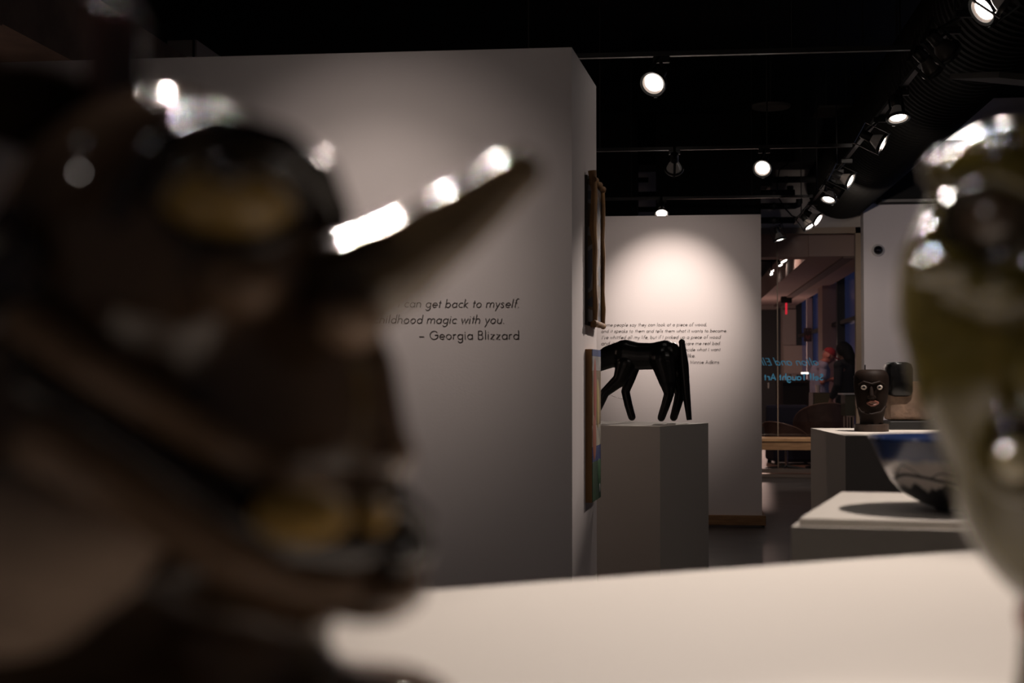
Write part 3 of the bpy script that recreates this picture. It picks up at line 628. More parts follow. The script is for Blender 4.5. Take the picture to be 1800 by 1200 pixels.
RTL = [((1727, 18), 6.6, (-.80, -.24, -.58), 'largest lit spotlight at the upper right corner of the view', True, (P(1560, 748, 6.5), 170, 36, .9)),
       ((1772, 1), 6.35, (.75, -.1, -.55), 'spotlight edge-on at the very corner, right of the largest lit spotlight', True, None),
       ((1665, 92), 7.2, (.7, .5, -.5), 'unlit spotlight on the long track, second from the corner', False, None),
       ((1640, 118), 7.6, (.72, .5, -.45), 'unlit spotlight on the long track, third from the corner', False, None),
       ((1579, 208), 8.75, (.05, -.30, -.95), 'lit spotlight facing down, halfway along the long track', True, (P(1036, 625, 6.3), 300, 22, .9)),
       ((1551, 252), 9.6, (.82, -.30, -.48), 'spotlight turned edge-on just beyond the halfway lit one', True, (P(1570, 560, 17.2), 90, 50, .9)),
       ((1495, 318), 11.7, (.80, -.42, -.48), 'edge-on spotlight over the dark duct, nearer of the close pair', True, None),
       ((1480, 336), 12.4, (.86, -.02, -.5), 'edge-on spotlight over the dark duct, farther of the close pair', False, None),
       ((1456, 351), 13.1, (-.30, -.28, -.9), 'lit spotlight facing down near the end of the long track', True, None),
       ((1437, 386), 14.8, (.76, -.36, -.58), 'glowing edge-on spotlight second from the track end', True, (P(1420, 390, 17.6), 60, 150, 1.0)),  # wide light added to brighten the back wall, which the lens faces away from
       ((1424, 398), 15.3, (.5, -.3, -.83), 'glowing edge-on spotlight at the end of the long track', True, (P(1500, 640, 17.4), 45, 60, .9))]
for (px, d, a, lb_, on, lt) in RTL:
    d = 3875 / (661 - px[1])
    spotlight(P(px[0], px[1], d), dirC(*a), lb_, on, lt, tx=xT)
spot(ASSUMED_NEAR_LAMPS[0][0] + Vector((0, .03, -.03)), P(760, 520, 6.0), 4, 130, 1.0); spot(ASSUMED_NEAR_LAMPS[0][0] + Vector((0, .03, -.032)), P(690, 520, 6.0), 26, 70, 1.0)  # wide and medium lights added at the lettering lamp to widen its pool
for (pos, tgt, pw, sz, bl), lb_ in zip(ASSUMED_NEAR_LAMPS, ('assumed spotlight above the left partition, aimed at its lettering', 'assumed spotlight over the cream foreground plinth', 'assumed spotlight aimed at the brown horned face jug', 'assumed spotlight aimed at the olive face jug', 'second assumed spotlight aimed at the brown horned face jug', 'third assumed spotlight aimed at the brown horned face jug', 'second assumed spotlight aimed at the olive face jug', 'assumed spotlight over the blue pottery bowl', 'fourth assumed spotlight aimed at the brown horned face jug', 'assumed spotlight left of the camera aimed at the olive face jug')):
    yN = W(.3, 2.75, 0).y; spotlight(pos, tgt - pos, lb_, True, (tgt, pw, sz, bl), ty=yN if abs(pos.y - yN) < .25 else pos.y)
track((-2.0, ASSUMED_NEAR_LAMPS[0][0].y, TZ), (-.2, ASSUMED_NEAR_LAMPS[0][0].y, TZ), 'assumed short lighting track over the left partition lettering')  # unseen tracks from here on are assumed, added to carry the near lamps
track((-1.5, W(0.3, 2.75, 0).y, TZ), (xT - .03, W(0.3, 2.75, 0).y, TZ), 'assumed lighting track above the foreground face jugs')
yF = W(-1.3, .05, 0).y; track((-1.8, yF, TZ), (xT - .03, yF, TZ), 'assumed lighting track behind the camera')
spot(P(1727, 18, 3875 / 643) + dirC(-.02, 0, -.035), P(1160, 820, 7.2), 15, 120, 1.0)  # wide light added at the corner spotlight to brighten the horse plinth
# lamp hanging from the conduit in front of the glazing
l13 = P(1371, 421, 15.9)
t = thing('hanging_spotlight', 'cone shaped spotlight hanging from the conduit before the window', 'spotlight', l13 + Vector((0, 0, .2)))
q = (-dirC(.25, -.1, -.9)).to_track_quat('Z', 'X')
for k in ('socket', 'bulb', 'rim', 'reflector', 'yoke', 'lens'):
    o = link(k, LM[k], t, Vector((0, 0, -.2))); o.rotation_mode = 'QUATERNION'; o.rotation_quaternion = q; o.scale = (.95,) * 3
MB().tube([(0, 0, -.07), (0, 0, -.035)], .012, 8).build('stem', M['blackm'], t)
spot(l13 + dirC(.01, 0, -.03), P(1395, 790, 16.9), 130, 70, .9)

# ------------------------------------------------------------------ ceiling services
dx0 = P(1478, 326, 17.0); dR = .40
du = thing('air_duct', 'large black ribbed round air duct along the right of the ceiling', 'duct', (dx0.x, 9, dx0.z))
b = MB(); prof = []; yy = -6.5
L = []; 
while yy < dx0.y - 9:
    L += [(dR, yy), (dR + .012, yy + .02), (dR, yy + .04)]; yy += .11
pts = [(0, L[0][1])] + L + [(dR, dx0.y - 9), (dR - .02, dx0.y - 9 + .03), (0, dx0.y - 9 + .03)]
b.lathe(pts, 40)
bmesh.ops.rotate(b.bm, verts=b.bm.verts, cent=(0, 0, 0), matrix=Matrix.Rotation(-PI / 2, 3, 'X'))
b.build('duct_shell', mat('duct_black', (.008, .0075, .0065), .7, spec=.2), du, False)
for yy in (-4, 0, 4, 7.4): MB().tube([(0, yy, dR), (0, yy, 4.65 - dx0.z)], .008, 6).build('hanger', M['blackm'], du)
cd = P(1355, 190, 14.6); o = thing('ceiling_speaker', 'round grey disc on the dark ceiling', 'speaker', (cd.x, cd.y, cd.z))
MB().lathe([(0, 0), (.19, 0), (.2, .01), (.2, .03), (0, .03)], 40).build('disc', M['greypanel'], o, True); MB().tube([(0, 0, .03), (0, 0, 4.65 - cd.z)], .012, 8).build('hanger', M['blackm'], o)
cp = P(1470, 196, 14.4); o = thing('ceiling_panel', 'pair of dim grey panels on the dark ceiling', 'panel', (cp.x, cp.y, cp.z))
for s in (-1, 1): MB().box((s * .105, 0, 0), (.2, .6, .02)).build('panel', mat('dim_panel', (.05, .048, .042), .8), o)
for s in (-1, 1): MB().tube([(s * .1, 0, .01), (s * .1, 0, 4.65 - cp.z)], .006, 6).build('hanger', M['blackm'], o)
def bulk(px0, px1, py0, py1, d, depth, name, label):
    a = P(px0, py1, d); c = P(px1, py0, d); o = thing(name, label, 'bulkhead', ((a.x + c.x) / 2, (a.y + c.y) / 2, a.z))
    MB().box((0, depth / 2, (c.z - a.z) / 2), (c.x - a.x, depth, c.z - a.z)).build('casing', M['black'], o)
    b_ = MB()
    for s in (-.4, .4): b_.box(((c.x - a.x) * s, depth / 2, -.01), (.04, depth, .02))
    b_.build('bracket', M['blackm'], o); return o
bulk(960, 1120, 200, 392, 15.2, .5, 'ceiling_bulkhead', 'black bulkhead left of the grey strip above the far partition')
bulk(1153, 1336, 200, 392, 15.3, .5, 'ceiling_bulkhead', 'wide black bulkhead above the middle of the far partition')
bulk(1036, 1600, 120, 286, 16.2, .6, 'ceiling_bulkhead', 'long black bulkhead under the ceiling at the window wall')
bulk(1300, 1357, 280, 327, 16.0, .3, 'ceiling_bulkhead', 'small black box above the right end of the far partition')
pd = 15.9
for i, (py, lab) in enumerate(((317, 'uppermost'), (340, 'second highest'), (363, 'third highest'), (388, 'lowest'))):
    a = P(1300, py, pd); c = P(1404 if i != 0 else 1440, py, pd)
    cd_ = thing('conduit_pipe', f'{lab} of the four black pipes in front of the grey wall above the glazing', 'pipe', a, 0, 'black pipes above the glazing')
    pts = [Vector((0, 0, 0)), Vector((c.x - a.x - .05, 0, 0))]
    if i in (1, 2): pts += [Vector((c.x - a.x - .015 - .1 * (2 - i), 0, .012)), Vector((c.x - a.x - .1 * (2 - i), 0, .04)), Vector((c.x - a.x - .1 * (2 - i), 0, .075))]
    MB().tube(pts, .036, 10).build('pipe', M['black'], cd_, True)
    MB().tube([pts[1] * .6, pts[1] * .6 + Vector((.03, 0, 0))], .042, 10).build('coupling', M['blackm'], cd_, True)
cb = [P(1390, 270, pd + .5), P(1384, 289, pd - .1), P(1370, 298, pd - .2), P(1366, 320, pd - .2), P(1367, 345, pd - .2), P(1380, 366, pd - .2), P(1392, 379, pd - .2), P(1400, 382, pd - .2)]
tag(MB().tube(cb, .008, 8).build('hanging_cable', M['black']), 'thin black cable looping down in front of the pipes', 'cable')
for i, (px0, px1, y0, y1) in enumerate(((1020, 1140, 314, 322), (1020, 1160, 340, 346), (1020, 1160, 367, 372))):
    a = P(px0, y1, 16.5); c = P(px1, y0, 16.5)
    o = tag(MB().tube([(a.x, a.y, (a.z + c.z) / 2), (c.x, a.y, (a.z + c.z) / 2)], .03, 10).build('ceiling_pipe', M['black']), ('upper', 'middle', 'lower')[i] + ' black pipe across the grey strip above the far partition', 'pipe')
# beam over the right white wall
a = P(1548, 354, 16.9); o = thing('ceiling_beam', 'dark boxed beam over the white wall with the camera', 'beam', (a.x, a.y, a.z))
MB().box((1.2, .15, .35), (2.4, .5, .7)).build('casing', M['black'], o); MB().box((1.2, -.1, -.004), (2.4, .02, .03)).build('lower_lip', M['greypanel'], o)
# brown soffit and pale duct at the upper left, panel at the upper right
a = P(0, 40, 8.0); o = thing('ceiling_soffit', 'brown soffit beam above the left end of the partition', 'soffit', (a.x, a.y, a.z))
MB().box((-1.6, 1.5, .25), (3.2, 12, .5)).build('casing', M['brown'], o)
for k in range(4): MB().box((-1.6, -3 + 3 * k, -.006), (3.2, .05, .012)).build('batten', M['brown'], o)
point(W(-4.6, 7.4, 2.5), 28.0, (1, .7, .55), .1)  # light added without a fixture to brighten the soffit and duct end
a = P(322, 86, 11.2); o = thing('duct_outlet', 'pale grey duct end showing above the left partition', 'duct', (a.x, a.y, a.z))
MB().prism([(-.13, 0), (.11, 0), (.11, .6), (-.13, .6)], -.06, .07).build('duct_end', M['greywall'], o); MB().box((.09, -.012, 0), (.014, .02, .14)).build('strap', M['blackm'], o)
MB().tube([(0, .3, .06), (0, .3, 4.65 - a.z)], .01, 6).build('hanger', M['blackm'], o)
a = P(1775, 180, 7.5); o = thing('ceiling_panel', 'grey slanted ceiling panel above the olive face jug', 'panel', (a.x + .2, a.y, a.z + .1))
MB().box((0, 0, 0), (.8, .9, .03), Euler((.2, .1, .1)).to_matrix()).build('panel', mat('dim_panel', (.05, .048, .042), .8), o); MB().tube([(0, 0, 0), (0, 0, 4.6 - a.z - .05)], .01, 6).build('hanger', M['blackm'], o)

# security camera on the white wall
a = onB(1543, 440, gy - .3); o = thing('security_camera', 'small dome security camera on the white wall', 'camera', a)
def wallround(prof, m, nm):
    b_ = MB(); b_.lathe(prof, 28); bmesh.ops.rotate(b_.bm, verts=b_.bm.verts, cent=(0, 0, 0), matrix=Matrix.Rotation(PI / 2, 3, 'X')); b_.build(nm, m, o, True)
wallround([(0, 0), (.075, 0), (.075, .03), (.06, .045), (0, .045)], mat('camera_white', (.5, .48, .47), .5), 'housing')
wallround([(.055, .045), (.05, .07), (.03, .09), (0, .098)], mat('camera_dome', (.008, .008, .010), .1), 'dome')
# assumed side window (outside the frame, right), glow added to light the white wall
sw = bpy.data.objects.new('assumed_window', None); C.objects.link(sw); sw['kind'] = 'structure'; wx = wr0 + 2.2
MB().box((wx, gy - 3.2, 2.2), (.02, 2.4, 2.6)).build('window_pane', mat('added_dusk_glow', (.1, .12, .2), .3, emit=(.40, .50, .95), estr=.34), sw)
b = MB()
for s in (-1, 0, 1): b.box((wx - .03, gy - 3.2 + s * 1.2, 2.2), (.08, .08, 2.76))
for s in (-1, 1): b.box((wx - .03, gy - 3.2, 2.2 + s * 1.34), (.08, 2.48, .08))
b.build('window_frame', M['frame'], sw)

# ------------------------------------------------------------------ bench by the glazing
by = P(1380, 791, 17.0).y; bx0, bx1 = onB(1280, 780, by).x, onB(1500, 780, by).x; bzt = onB(1380, 770, by).z
bn = thing('bench', 'long light oak bench in front of the glazed wall', 'bench', ((bx0 + bx1) / 2, by + .2, 0))
BL = bx1 - bx0
MB().box((0, 0, bzt - .02), (BL, .42, .04), bev=.004).build('seat', M['oak'], bn)
for s in (-1, 1): MB().box((0, s * .185, bzt - .09), (BL - .04, .03, .10)).build('apron', M['trimwood'], bn)
for s in (-1, 1):
    for k in (-1, 1): MB().box((s * (BL / 2 - .1), k * .15, (bzt - .04) / 2), (.07, .07, bzt - .04)).build('leg', M['trimwood'], bn)

# ------------------------------------------------------------------ lobby beyond the glass
lx0, lx1 = 0.2, onB(1500, 600, gy + 2).x + 3.2
bk = W(0, 31.0, 0).y
struct('floor_lobby', MB().box((2.5, (gy + .3 + bk) / 2, -.05), (12, bk - gy + .2, .1)), M['lobbyfloor'])
struct('wall_lobby_back', MB().box((2.5, bk + .1, 1.9), (12, .2, 3.8)), M['lobbywall'])
struct('ceiling_lobby', MB().box((2.5, (gy + bk) / 2 + .15, 3.75), (12, bk - gy, .1)), M['black'])
# L-shaped soffit
sz = 2.76
s0 = G(1420, 452, sz); s1 = G(1500, 462, sz)
sf = MB(); sf.box((s0.x + .45, (gy + .3 + bk) / 2, sz + .2), (.90, bk - gy - .3, .4)); sf.box((s0.x - 2.5, gy + .55, sz + .2), (5.0, .4, .4))
struct('soffit', sf, M['soffit'])
struct('trim_1', MB().box((s0.x + .5, (gy + .3 + bk) / 2, sz - .012), (.14, bk - gy - .4, .024)), mat('soffit_slot', (.22, .15, .13), .7))
# window wall on the right of the lobby
wxr = s0.x + .92
ww = bpy.data.objects.new('window_3', None); C.objects.link(ww); ww['kind'] = 'structure'
dusk = mat('dusk_sky_pane', (.02, .03, .08), .2, emit=(.10, .15, .50), estr=.055)
b = MB(); ys = [gy + .6, gy + 2.6, gy + 5.2, gy + 7.8, gy + 10.4, bk]
for i in range(len(ys) - 1):
    MB().box((wxr + .1, (ys[i] + ys[i + 1]) / 2, 1.6), (.02, ys[i + 1] - ys[i] - .1, 3.2)).build('window_pane', dusk, ww)
for i, y_ in enumerate(ys):
    MB().box((wxr + .04, y_, 1.6), (.14, .14, 3.2)).build('mullion', M['blackm'], ww)
for i, y_ in enumerate((gy + 1.6, gy + 6.6)): struct('trim_%d' % (i + 2), MB().box((wxr + .0, y_, 1.4), (.3, .7, 2.8)), M['soffit'])
MB().box((wxr + .05, (gy + bk) / 2, 2.1), (.1, bk - gy - .5, .06)).build('transom', M['blackm'], ww)
# back wall details
def onW(px, py, y): r = ray(px, py); return EYE + r * ((y - EYE.y) / r.y)
a, c = onW(1330, 760, bk - .05), onW(1366, 545, bk - .05)
dr = bpy.data.objects.new('door_1', None); C.objects.link(dr); dr['kind'] = 'structure'
MB().box(((a.x + c.x) / 2, bk - .01, c.z / 2), (c.x - a.x, .06, c.z)).build('door_leaf', mat('dark_door', (.02, .017, .015), .6), dr)
MB().box((c.x + .03, bk - .03, c.z / 2), (.06, .1, c.z + .06)).build('door_jamb', M['blackm'], dr); MB().box((a.x + .25, bk - .06, 1.05), (.03, .06, .12)).build('door_handle', M['chrome'], dr)
a, c = onW(1376, 740, bk), onW(1404, 544, bk)
MB().box(((a.x + c.x) / 2, bk - .03, c.z / 2), (c.x - a.x, .06, c.z)).build('wall_panel', mat('pale_panel', (.46, .38, .33), .8), bpy.data.objects['wall_lobby_back'])
a, c = onW(1378, 657, bk - .1), onW(1413, 607, bk - .1)
o = thing('board', 'pale blank board leaning on the lobby back wall', 'board', ((a.x + c.x) / 2, bk - .1, a.z))
MB().box((0, 0, (c.z - a.z) / 2), (c.x - a.x, .03, c.z - a.z)).build('board_sheet', mat('pale_board', (.55, .44, .37), .7), o); MB().box((0, -.02, 0), (c.x - a.x + .02, .03, .03)).build('board_ledge', M['lobbywall'], o)
pcol = W((1423 - 900) / F * 27.5, 27.5, 0)
struct('trim_4', MB().box((pcol.x, pcol.y, sz / 2), (.105, .105, sz)), mat('white_post', (.72, .64, .62), .7))
a = P(1420, 592, 27.3); o = thing('defibrillator_sign', 'small dark heart sign on the white lobby post', 'sign', a)
MB().box((0, 0, .04), (.15, .012, .26)).build('plate', mat('sign_plate', (.10, .06, .05), .6), o)
hp = []
for i in range(24):
    t_ = 2 * PI * i / 24; hp.append((.0034 * 16 * math.sin(t_) * .9, .0034 * (13 * math.cos(t_) - 5 * math.cos(2 * t_) - 2 * math.cos(3 * t_) - math.cos(4 * t_))))
b = MB(); v_ = [b.bm.verts.new((x, -.008, z_ + .0)) for x, z_ in hp]; v2 = [b.bm.verts.new((x, -.012, z_ + .0)) for x, z_ in hp]; b.bm.faces.new(v2)
for i in range(24): b.bm.faces.new((v_[i], v_[(i + 1) % 24], v2[(i + 1) % 24], v2[i]))
b.build('heart', mat('heart_red', (.35, .10, .08), .5), o)
for x in (-.045, 0, .045): MB().box((x, -.008, .13), (.022, .006, .04)).build('letter_mark', mat('sign_mark', (.30, .24, .2), .6), o)
# exit sign, seen edge-on
a = P(1382, 533, 27.0); o = thing('exit_sign', 'red glowing sign hanging edge-on from the lobby soffit', 'sign', (a.x, a.y, sz))
MB().box((0, 0, -.06), (.2, .2, .12)).build('mount', M['blackm'], o); hgt = sz - P(1382, 552, 27.0).z
MB().box((0, 0, -(.12 + hgt) / 2), (.03, .10, hgt - .12)).build('sign_panel', mat('exit_red', (.4, .02, .03), .4, emit=(1, .03, .06), estr=.8), o)
# lobby ceiling lamps; first two stand in for spotlight reflections in the glass
for i, (px, py, d, r_, lab) in enumerate(((1355, 443, 18.6, .055, 'flat glowing disc standing in for a reflection beside the glass joint'), (1378, 459, 20.0, .055, 'bright disc standing in for a spotlight reflection in the glass'), (1372, 466, 21.5, .04, 'smaller bright lamp behind the bright reflection stand-in'), (1356, 482, 23, .03, 'tiny lamp spot in the dark lobby ceiling'))):
    a = P(px, py, d); o = thing('lobby_lamp_and_reflection', lab, 'lamp', a)
    for k in ('socket', 'rim', 'lens', 'bulb'):
        ob = link(k, LM[k], o, (0, 0, 0)); ob.rotation_mode = 'QUATERNION'; ob.rotation_quaternion = (-dirC(.35, -.25, -.8)).to_track_quat('Z', 'X'); ob.scale = (r_ / .058,) * 3
    MB().tube([(0, 0, .08), (0, 0, 3.7 - a.z)], .012, 6).build('stem', M['blackm'], o)
for d_, n_ in ((20, 0), (23, 1), (26, 2)):
    a = W(4.0, d_, 0); tag(MB().box((a.x - .4, a.y, 3.5), (2.2, .05, .05)).build('ceiling_bar', M['blackm']), ('nearest', 'middle', 'farthest')[n_] + ' thin dark bar under the lobby ceiling', 'bar')

# barrel chairs
chair_m = mat('brown_leather', (.12, .065, .05), .45, vary=.2, scale=12); pip = mat('chair_piping', (.20, .12, .09), .4)
def chair(px, py_top, d, rz, label, sc=1.0):
    a = P(px, py_top, d); t = thing('lounge_chair', label, 'chair', (a.x, a.y, 0), rz, 'brown barrel chairs in the lobby')
    ht = a.z; R1 = .36 * sc; b = MB(); inner = []; outer = []
    n = 28; rim = []
    for i in range(n + 1):
        th = math.radians(-130 + 260 * i / n); k = math.cos(th / 260 * 180 * PI / 180 * 1.0)
        top = .52 * ht + (ht - .52 * ht) * max(0, math.cos(th * .69)) ** .8
        rr_ = R1 * (1.0 + .0)
        o_b = Vector((rr_ * .78 * math.sin(th), -rr_ * .78 * math.cos(th), .36)); o_t = Vector((rr_ * math.sin(th), -rr_ * math.cos(th), top))
        i_t = Vector(((rr_ - .055) * math.sin(th), -(rr_ - .055) * math.cos(th), top)); i_b = Vector(((rr_ * .78 - .05) * math.sin(th), -(rr_ * .78 - .05) * math.cos(th), .36))
        vs = [b.bm.verts.new(v) for v in (o_b, o_t, i_t, i_b)]; rim.append(o_t + Vector((0, 0, .004)))
        if i:
            for q_ in range(4): b.bm.faces.new((pv[q_], vs[q_], vs[(q_ + 1) % 4], pv[(q_ + 1) % 4]))
        else: b.bm.faces.new(vs)
        pv = vs
    b.bm.faces.new(pv[::-1]); b.build('shell', chair_m, t, True)
    MB().tube(rim, .009, 8).build('piping', pip, t, True)
    MB().lathe([(0, .34), (R1 * .72, .34), (R1 * .74, .38), (R1 * .72, .45), (R1 * .5, .47), (0, .47)], 28).build('seat', chair_m, t, True)
    MB().lathe([(0, .325), (R1 * .6, .325), (R1 * .6, .345), (0, .345)], 24).build('seat_plate', M['blackm'], t)
    MB().tube([(0, 0, .03), (0, 0, .33)], .022, 12).build('column', M['chrome'], t, True)
    for k in range(4):
        an = k * PI / 2 + .5; MB().tube([(0, 0, .06), (.28 * math.cos(an), .28 * math.sin(an), .02)], [.02, .014], 8).build('foot', M['blackm'], t, True)
chair(1443, 708, 19.1, YAW + .1, 'larger brown barrel chair with curved back behind the glass', 1.0)
chair(1382, 741, 18.9, YAW - .9, 'lower brown barrel chair beside the glass joint', .85)
# sofa
a = P(1390, 712, 20.4); t = thing('sofa', 'dark navy sofa behind the barrel chairs', 'sofa', (a.x, a.y, 0), YAW)
nv = mat('navy_fabric', (.012, .014, .035), .9)
MB().box((0, .0, .22), (.62, .7, .36), bev=.04).build('seat', nv, t); MB().box((0, .30, .2 + a.z / 2), (.62, .16, a.z - .4), bev=.04).build('backrest', nv, t)
for s in (-1, 1): MB().box((s * .27, 0, .42), (.10, .7, .3), bev=.03).build('armrest', nv, t)
for s in (-1, 1):
    for k in (-1, 1): MB().box((s * .26, k * .28, .02), (.05, .05, .04)).build('leg', M['blackm'], t)
# desk, lamp, small ornament
a = P(1398, 668, 25.0); dk = thing('desk', 'dark desk by the lobby back wall with lamp', 'desk', (a.x, a.y, 0), YAW)
dkw = mat('dark_desk', (.03, .018, .014), .5); zt = a.z
MB().box((0, 0, zt - .02), (.62, .5, .04)).build('desk_top', dkw, dk); MB().box((.0, .2, zt / 2), (.58, .03, zt - .05)).build('modesty_panel', dkw, dk)
for s in (-1, 1): MB().box((s * .28, 0, (zt - .04) / 2), (.04, .46, zt - .04)).build('side_panel', dkw, dk)
a = P(1415, 657, 24.9); o = thing('desk_lamp', 'desk lamp with a bright flat white shade', 'lamp', (a.x, a.y, zt), YAW)
MB().lathe([(0, 0), (.05, 0), (.05, .012), (0, .014)], 20).build('base', M['blackm'], o); MB().tube([(0, 0, .01), (0, 0, a.z - zt)], .006, 8).build('stem', M['blackm'], o)
b = MB(); b.prism([(-.06, -.03), (.055, -.03), (.055, .03), (-.06, .03)], a.z - zt, a.z - zt + .028); b.build('lamp_shade', mat('glowing_shade', (.8, .78, .7), .5, emit=(1, .93, .82), estr=3.5), o)
a = P(1389, 660, 24.85); o = thing('desk_ornament', 'small golden ornament on the lobby desk', 'ornament', (a.x, a.y, zt), YAW)
gm_ = mat('gold_ornament', (.6, .42, .2), .3, metal=.8); MB().ell((0, 0, .06), (.03, .03, .045)).build('bowl', gm_, o, True); MB().lathe([(0, 0), (.035, 0), (.012, .02), (.01, .03), (0, .03)], 16).build('foot', gm_, o, True)
# stand with pale top at the right
a = P(1494, 691, 18.25); o = thing('reception_stand', 'dark green stand with pale top and chrome legs behind the glass', 'stand', (a.x, a.y, 0), YAW)
zt2 = a.z
MB().box((.03, 0, zt2 - .008), (.30, .30, .016)).build('stand_top', mat('pale_top', (.42, .44, .46), .5), o); MB().box((.03, 0, zt2 - .15), (.24, .24, .27)).build('cabinet', mat('dark_green_cabinet', (.045, .042, .022), .6), o)
for s in (-1, 1):
    for k in (-1, 1): MB().box((-.02 + s * .038, k * .09, (zt2 - .28) / 2), (.02, .02, zt2 - .28)).build('leg', M['chrome'], o)
MB().box((-.02, -.09, zt2 - .29), (.1, .02, .02)).build('rail', M['chrome'], o)
# low cabinet with cup
a = P(1436, 690, 20.75); o = thing('side_cabinet', 'olive brown side cabinet beside the person in the cap', 'cabinet', (a.x + .06, a.y + .2, 0), YAW)
kh_ = mat('khaki_cloth', (.09, .075, .035), .8)
MB().box((0, 0, a.z / 2), (.26, .3, a.z)).build('body', mat('dark_cabinet', (.03, .022, .018), .6), o)
for k in range(3): MB().box((0, -.155, a.z - .1 - .2 * k), (.23, .012, .18)).build('drawer', kh_, o)
cupm = mat('white_cup', (.6, .52, .5), .5); a2_ = o.location.copy(); o2 = thing('cup', 'small white cup on the side cabinet', 'cup', (a2_.x - .03, a2_.y - .02, a.z))
MB().lathe([(0, 0), (.03, 0), (.042, .11), (.039, .11), (.028, .006), (0, .006)], 20).build('cup_wall', cupm, o2, True); MB().lathe([(.038, .108), (.044, .108), (.044, .114), (.038, .114)], 20, closed=True).build('rim', cupm, o2, True)

# ------------------------------------------------------------------ two people in the lobby
skin = mat('skin', (.42, .17, .12), .55); skin_d = mat('skin_shaded', (.20, .10, .075), .55)  # first skin is reddened to stand in for red light on the face
def hand(prims, wrist, d, side, s=1.0):
    d = Vector(d).normalized(); u = d.cross(side).normalized(); w = Vector(side).normalized(); wr = Vector(wrist)
    prims.append(('c', [wr, wr + d * .08 * s], [.026 * s, .034 * s]))
    for i, (o_, l_) in enumerate(((-.028, .062), (-.010, .074), (.010, .070), (.028, .054))):
        k0 = wr + d * .09 * s + w * o_ * s; k1 = k0 + d * l_ * .55 * s + u * .006; k2 = k1 + d * l_ * .4 * s + u * .018
        prims.append(('c', [k0 - d * .03, k0, k1, k2], [.009, .0095, .0088, .0075]))
    t0 = wr + d * .03 * s - w * .03 * s; prims.append(('c', [t0, t0 + d * .035 - w * .022, t0 + d * .065 - w * .026 + u * .01], [.011, .0105, .009]))
def person(root, J, skinm, voxel=.0075):
    pr = []
    pr += [('c', [J['pelvis'], J['belly'], J['chest'], J['neck0']], [.135, .13, .14, .075]), ('c', [J['neck0'], J['neck1']], [.058, .054])]
    hdc, hf = Vector(J['head']), Vector(J['face']).normalized(); up = Vector((0, 0, 1)); side = hf.cross(up).normalized(); hu = side.cross(hf)
    rot = Matrix((side, hf, hu)).transposed()
    pr += [('e', hdc, (.075, .095, .105), rot), ('e', hdc + hf * .02 - hu * .06, (.058, .07, .062), rot), ('e', hdc + hf * .098 - hu * .022, (.012, .018, .022), rot),
           ('e', hdc + hf * .085 - hu * .065, (.022, .010, .009), rot)]
    for s in (-1, 1): pr.append(('e', hdc + side * s * .076 - hu * .01, (.01, .018, .03), rot))
    for s in ('l', 'r'):
        pr += [('c', [J['sh' + s], J['el' + s], J['wr' + s]], [.052, .042, .028]), ('c', [J['chest'], J['sh' + s]], [.11, .058]),
               ('c', [J['hip' + s], J['kn' + s], J['an' + s]], [.085, .056, .038]), ('c', [Vector(J['an' + s]) - Vector((0, 0, .035)), Vector(J['an' + s]) + Vector((.17, 0, -.05))], [.038, .028])]
        hand(pr, J['wr' + s], J['hd' + s], J['hs' + s])
    blob('body', pr, voxel, skinm, root, 2)
    return hdc, rot, hf, hu, side
# man in the red cap, side-on, head bowed
a = P(1443, 640, 21.7); pr_ = thing('person', 'person in red cap and pale blue shirt, head bowed, behind the glass', 'person', (a.x, a.y, 0), YAW)
J = dict(pelvis=(-.02, 0, .93), belly=(-.03, 0, 1.08), chest=(-.01, 0, 1.30), neck0=(.04, 0, 1.44), neck1=(.085, 0, 1.50), head=(.125, 0, 1.565), face=(.80, -.15, -.55),
    shl=(-.0, .19, 1.40), ell=(.03, .24, 1.14), wrl=(.12, .16, 1.02), hdl=(.4, -.2, -.8), hsl=(0, 1, 0),
    shr=(-.0, -.19, 1.40), elr=(-.03, -.24, 1.16), wrr=(.10, -.20, 1.20) , hdr=(.9, .2, .05), hsr=(0, 0, 1),
    hipl=(-.02, .09, .90), knl=(.02, .10, .50), anl=(-.02, .10, .08), hipr=(-.02, -.09, .90), knr=(.03, -.10, .50), anr=(-.02, -.10, .08))
hc_, rot, hf, hu, sd = person(pr_, J, skin)
sh = mat('pale_blue_shirt', (.30, .32, .42), .8, vary=.2, scale=9)
blob('shirt', [('c', [(-.02, 0, .95), (-.03, 0, 1.08), (-.01, 0, 1.31), (.03, 0, 1.42)], [.148, .145, .155, .085]),
    ('c', [(-.01, 0, 1.33), J['shl'], (.02, .225, 1.22)], [.12, .075, .066]), ('c', [(-.01, 0, 1.33), J['shr'], (-.02, -.225, 1.24)], [.12, .075, .066])], .009, sh, pr_, 3)
blob('trousers', [('c', [(-.02, 0, .95), (-.02, 0, .90)], [.145, .14]), ('c', [J['hipl'], J['knl'], (-.02, .10, .12)], [.098, .072, .062]), ('c', [J['hipr'], J['knr'], (-.02, -.10, .12)], [.098, .072, .062])], .009, mat('khaki_trousers', (.09, .07, .04), .9), pr_, 3)
for s in 'lr': blob('shoe', [('c', [Vector(J['an' + s]) + Vector((-.02, 0, -.035)), Vector(J['an' + s]) + Vector((.18, 0, -.048))], [.045, .034])], .008, M['blackm'], pr_, 2)
red = mat('red_cap_cloth', (.30, .025, .03), .8)
b = MB(); b.ell(hc_ + hu * .028 - hf * .008, (.085, .106, .098), rot); 
bmesh.ops.bisect_plane(b.bm, geom=b.bm.verts[:] + b.bm.edges[:] + b.bm.faces[:], plane_co=hc_ + hu * .03, plane_no=-hu, clear_outer=True); bmesh.ops.holes_fill(b.bm, edges=b.bm.edges[:], sides=0)
cp_ = b.build('cap', red, pr_, True)
MB().ell(hc_ + hf * .12 + hu * .026, (.066, .075, .010), rot).build('cap_brim', red, cp_, True)
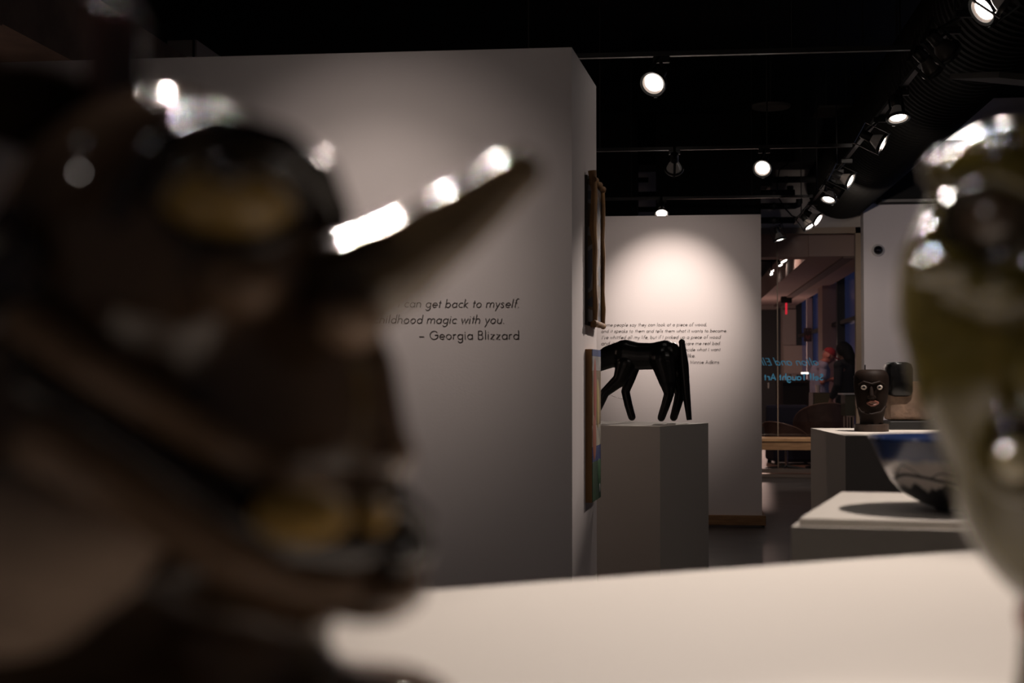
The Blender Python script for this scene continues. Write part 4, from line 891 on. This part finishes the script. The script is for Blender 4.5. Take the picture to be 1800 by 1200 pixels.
blob('hair', [('c', [hc_ - hf * .085 + hu * .01, hc_ - hf * .075 - hu * .05], [.028, .022])], .006, mat('grey_hair', (.25, .18, .16), .9), pr_, 2)
for s in (-1, 1): MB().ell(hc_ + hf * .088 + sd * s * .03 + hu * .004, (.010, .006, .007), rot, 10, 8).build('eye', pm, pr_, True)
# dark haired person nearer the glass
a = P(1487, 640, 20.2); p2 = thing('person', 'dark haired person in black top standing next to the window frame', 'person', (a.x, a.y, 0), YAW + PI * .75)
J2 = dict(pelvis=(0, 0, .94), belly=(.0, 0, 1.08), chest=(.0, 0, 1.30), neck0=(.02, 0, 1.44), neck1=(.03, 0, 1.52), head=(.05, 0, 1.61), face=(.95, 0, -.25),
    shl=(0, .19, 1.40), ell=(-.02, .25, 1.13), wrl=(.10, .22, .93), hdl=(.3, 0, -1), hsl=(1, 0, .3), shr=(0, -.19, 1.40), elr=(-.02, -.25, 1.13), wrr=(.16, -.18, 1.02), hdr=(.8, .2, -.3), hsr=(0, .2, 1),
    hipl=(0, .09, .9), knl=(.02, .1, .5), anl=(-.02, .1, .08), hipr=(0, -.09, .9), knr=(.02, -.1, .5), anr=(-.02, -.1, .08))
hc_, rot, hf, hu, sd = person(p2, J2, skin_d)
blk = mat('black_top', (.010, .011, .016), .9)
blob('top', [('c', [(0, 0, .90), (0, 0, 1.08), (0, 0, 1.31), (.02, 0, 1.43)], [.155, .148, .155, .085]), ('c', [(0, 0, 1.33), J2['shl'], J2['ell'], (.08, .225, .97)], [.12, .075, .06, .046]), ('c', [(0, 0, 1.33), J2['shr'], J2['elr'], (.13, -.19, 1.04)], [.12, .075, .06, .046])], .009, blk, p2, 3)
blob('trousers', [('c', [(0, 0, .95), (0, 0, .90)], [.147, .142]), ('c', [J2['hipl'], J2['knl'], (-.02, .10, .12)], [.098, .07, .06]), ('c', [J2['hipr'], J2['knr'], (-.02, -.10, .12)], [.098, .07, .06])], .009, mat('dark_trousers', (.012, .012, .016), .9), p2, 3)
for s in 'lr': blob('shoe', [('c', [Vector(J2['an' + s]) + Vector((-.02, 0, -.035)), Vector(J2['an' + s]) + Vector((.18, 0, -.048))], [.045, .034])], .008, M['blackm'], p2, 2)
blob('hair', [('e', hc_ + hu * .02 - hf * .02, (.10, .108, .115), rot), ('c', [hc_ - hf * .06, hc_ - hf * .085 - hu * .12, hc_ - hf * .08 - hu * .20], [.09, .085, .05])], .008, mat('dark_hair', (.008, .006, .006), .7, bump=.6, scale=60), p2, 2)
for s in (-1, 1): MB().ell(hc_ + hf * .092 + sd * s * .03 + hu * .004, (.010, .006, .007), rot, 10, 8).build('eye', pm, p2, True)
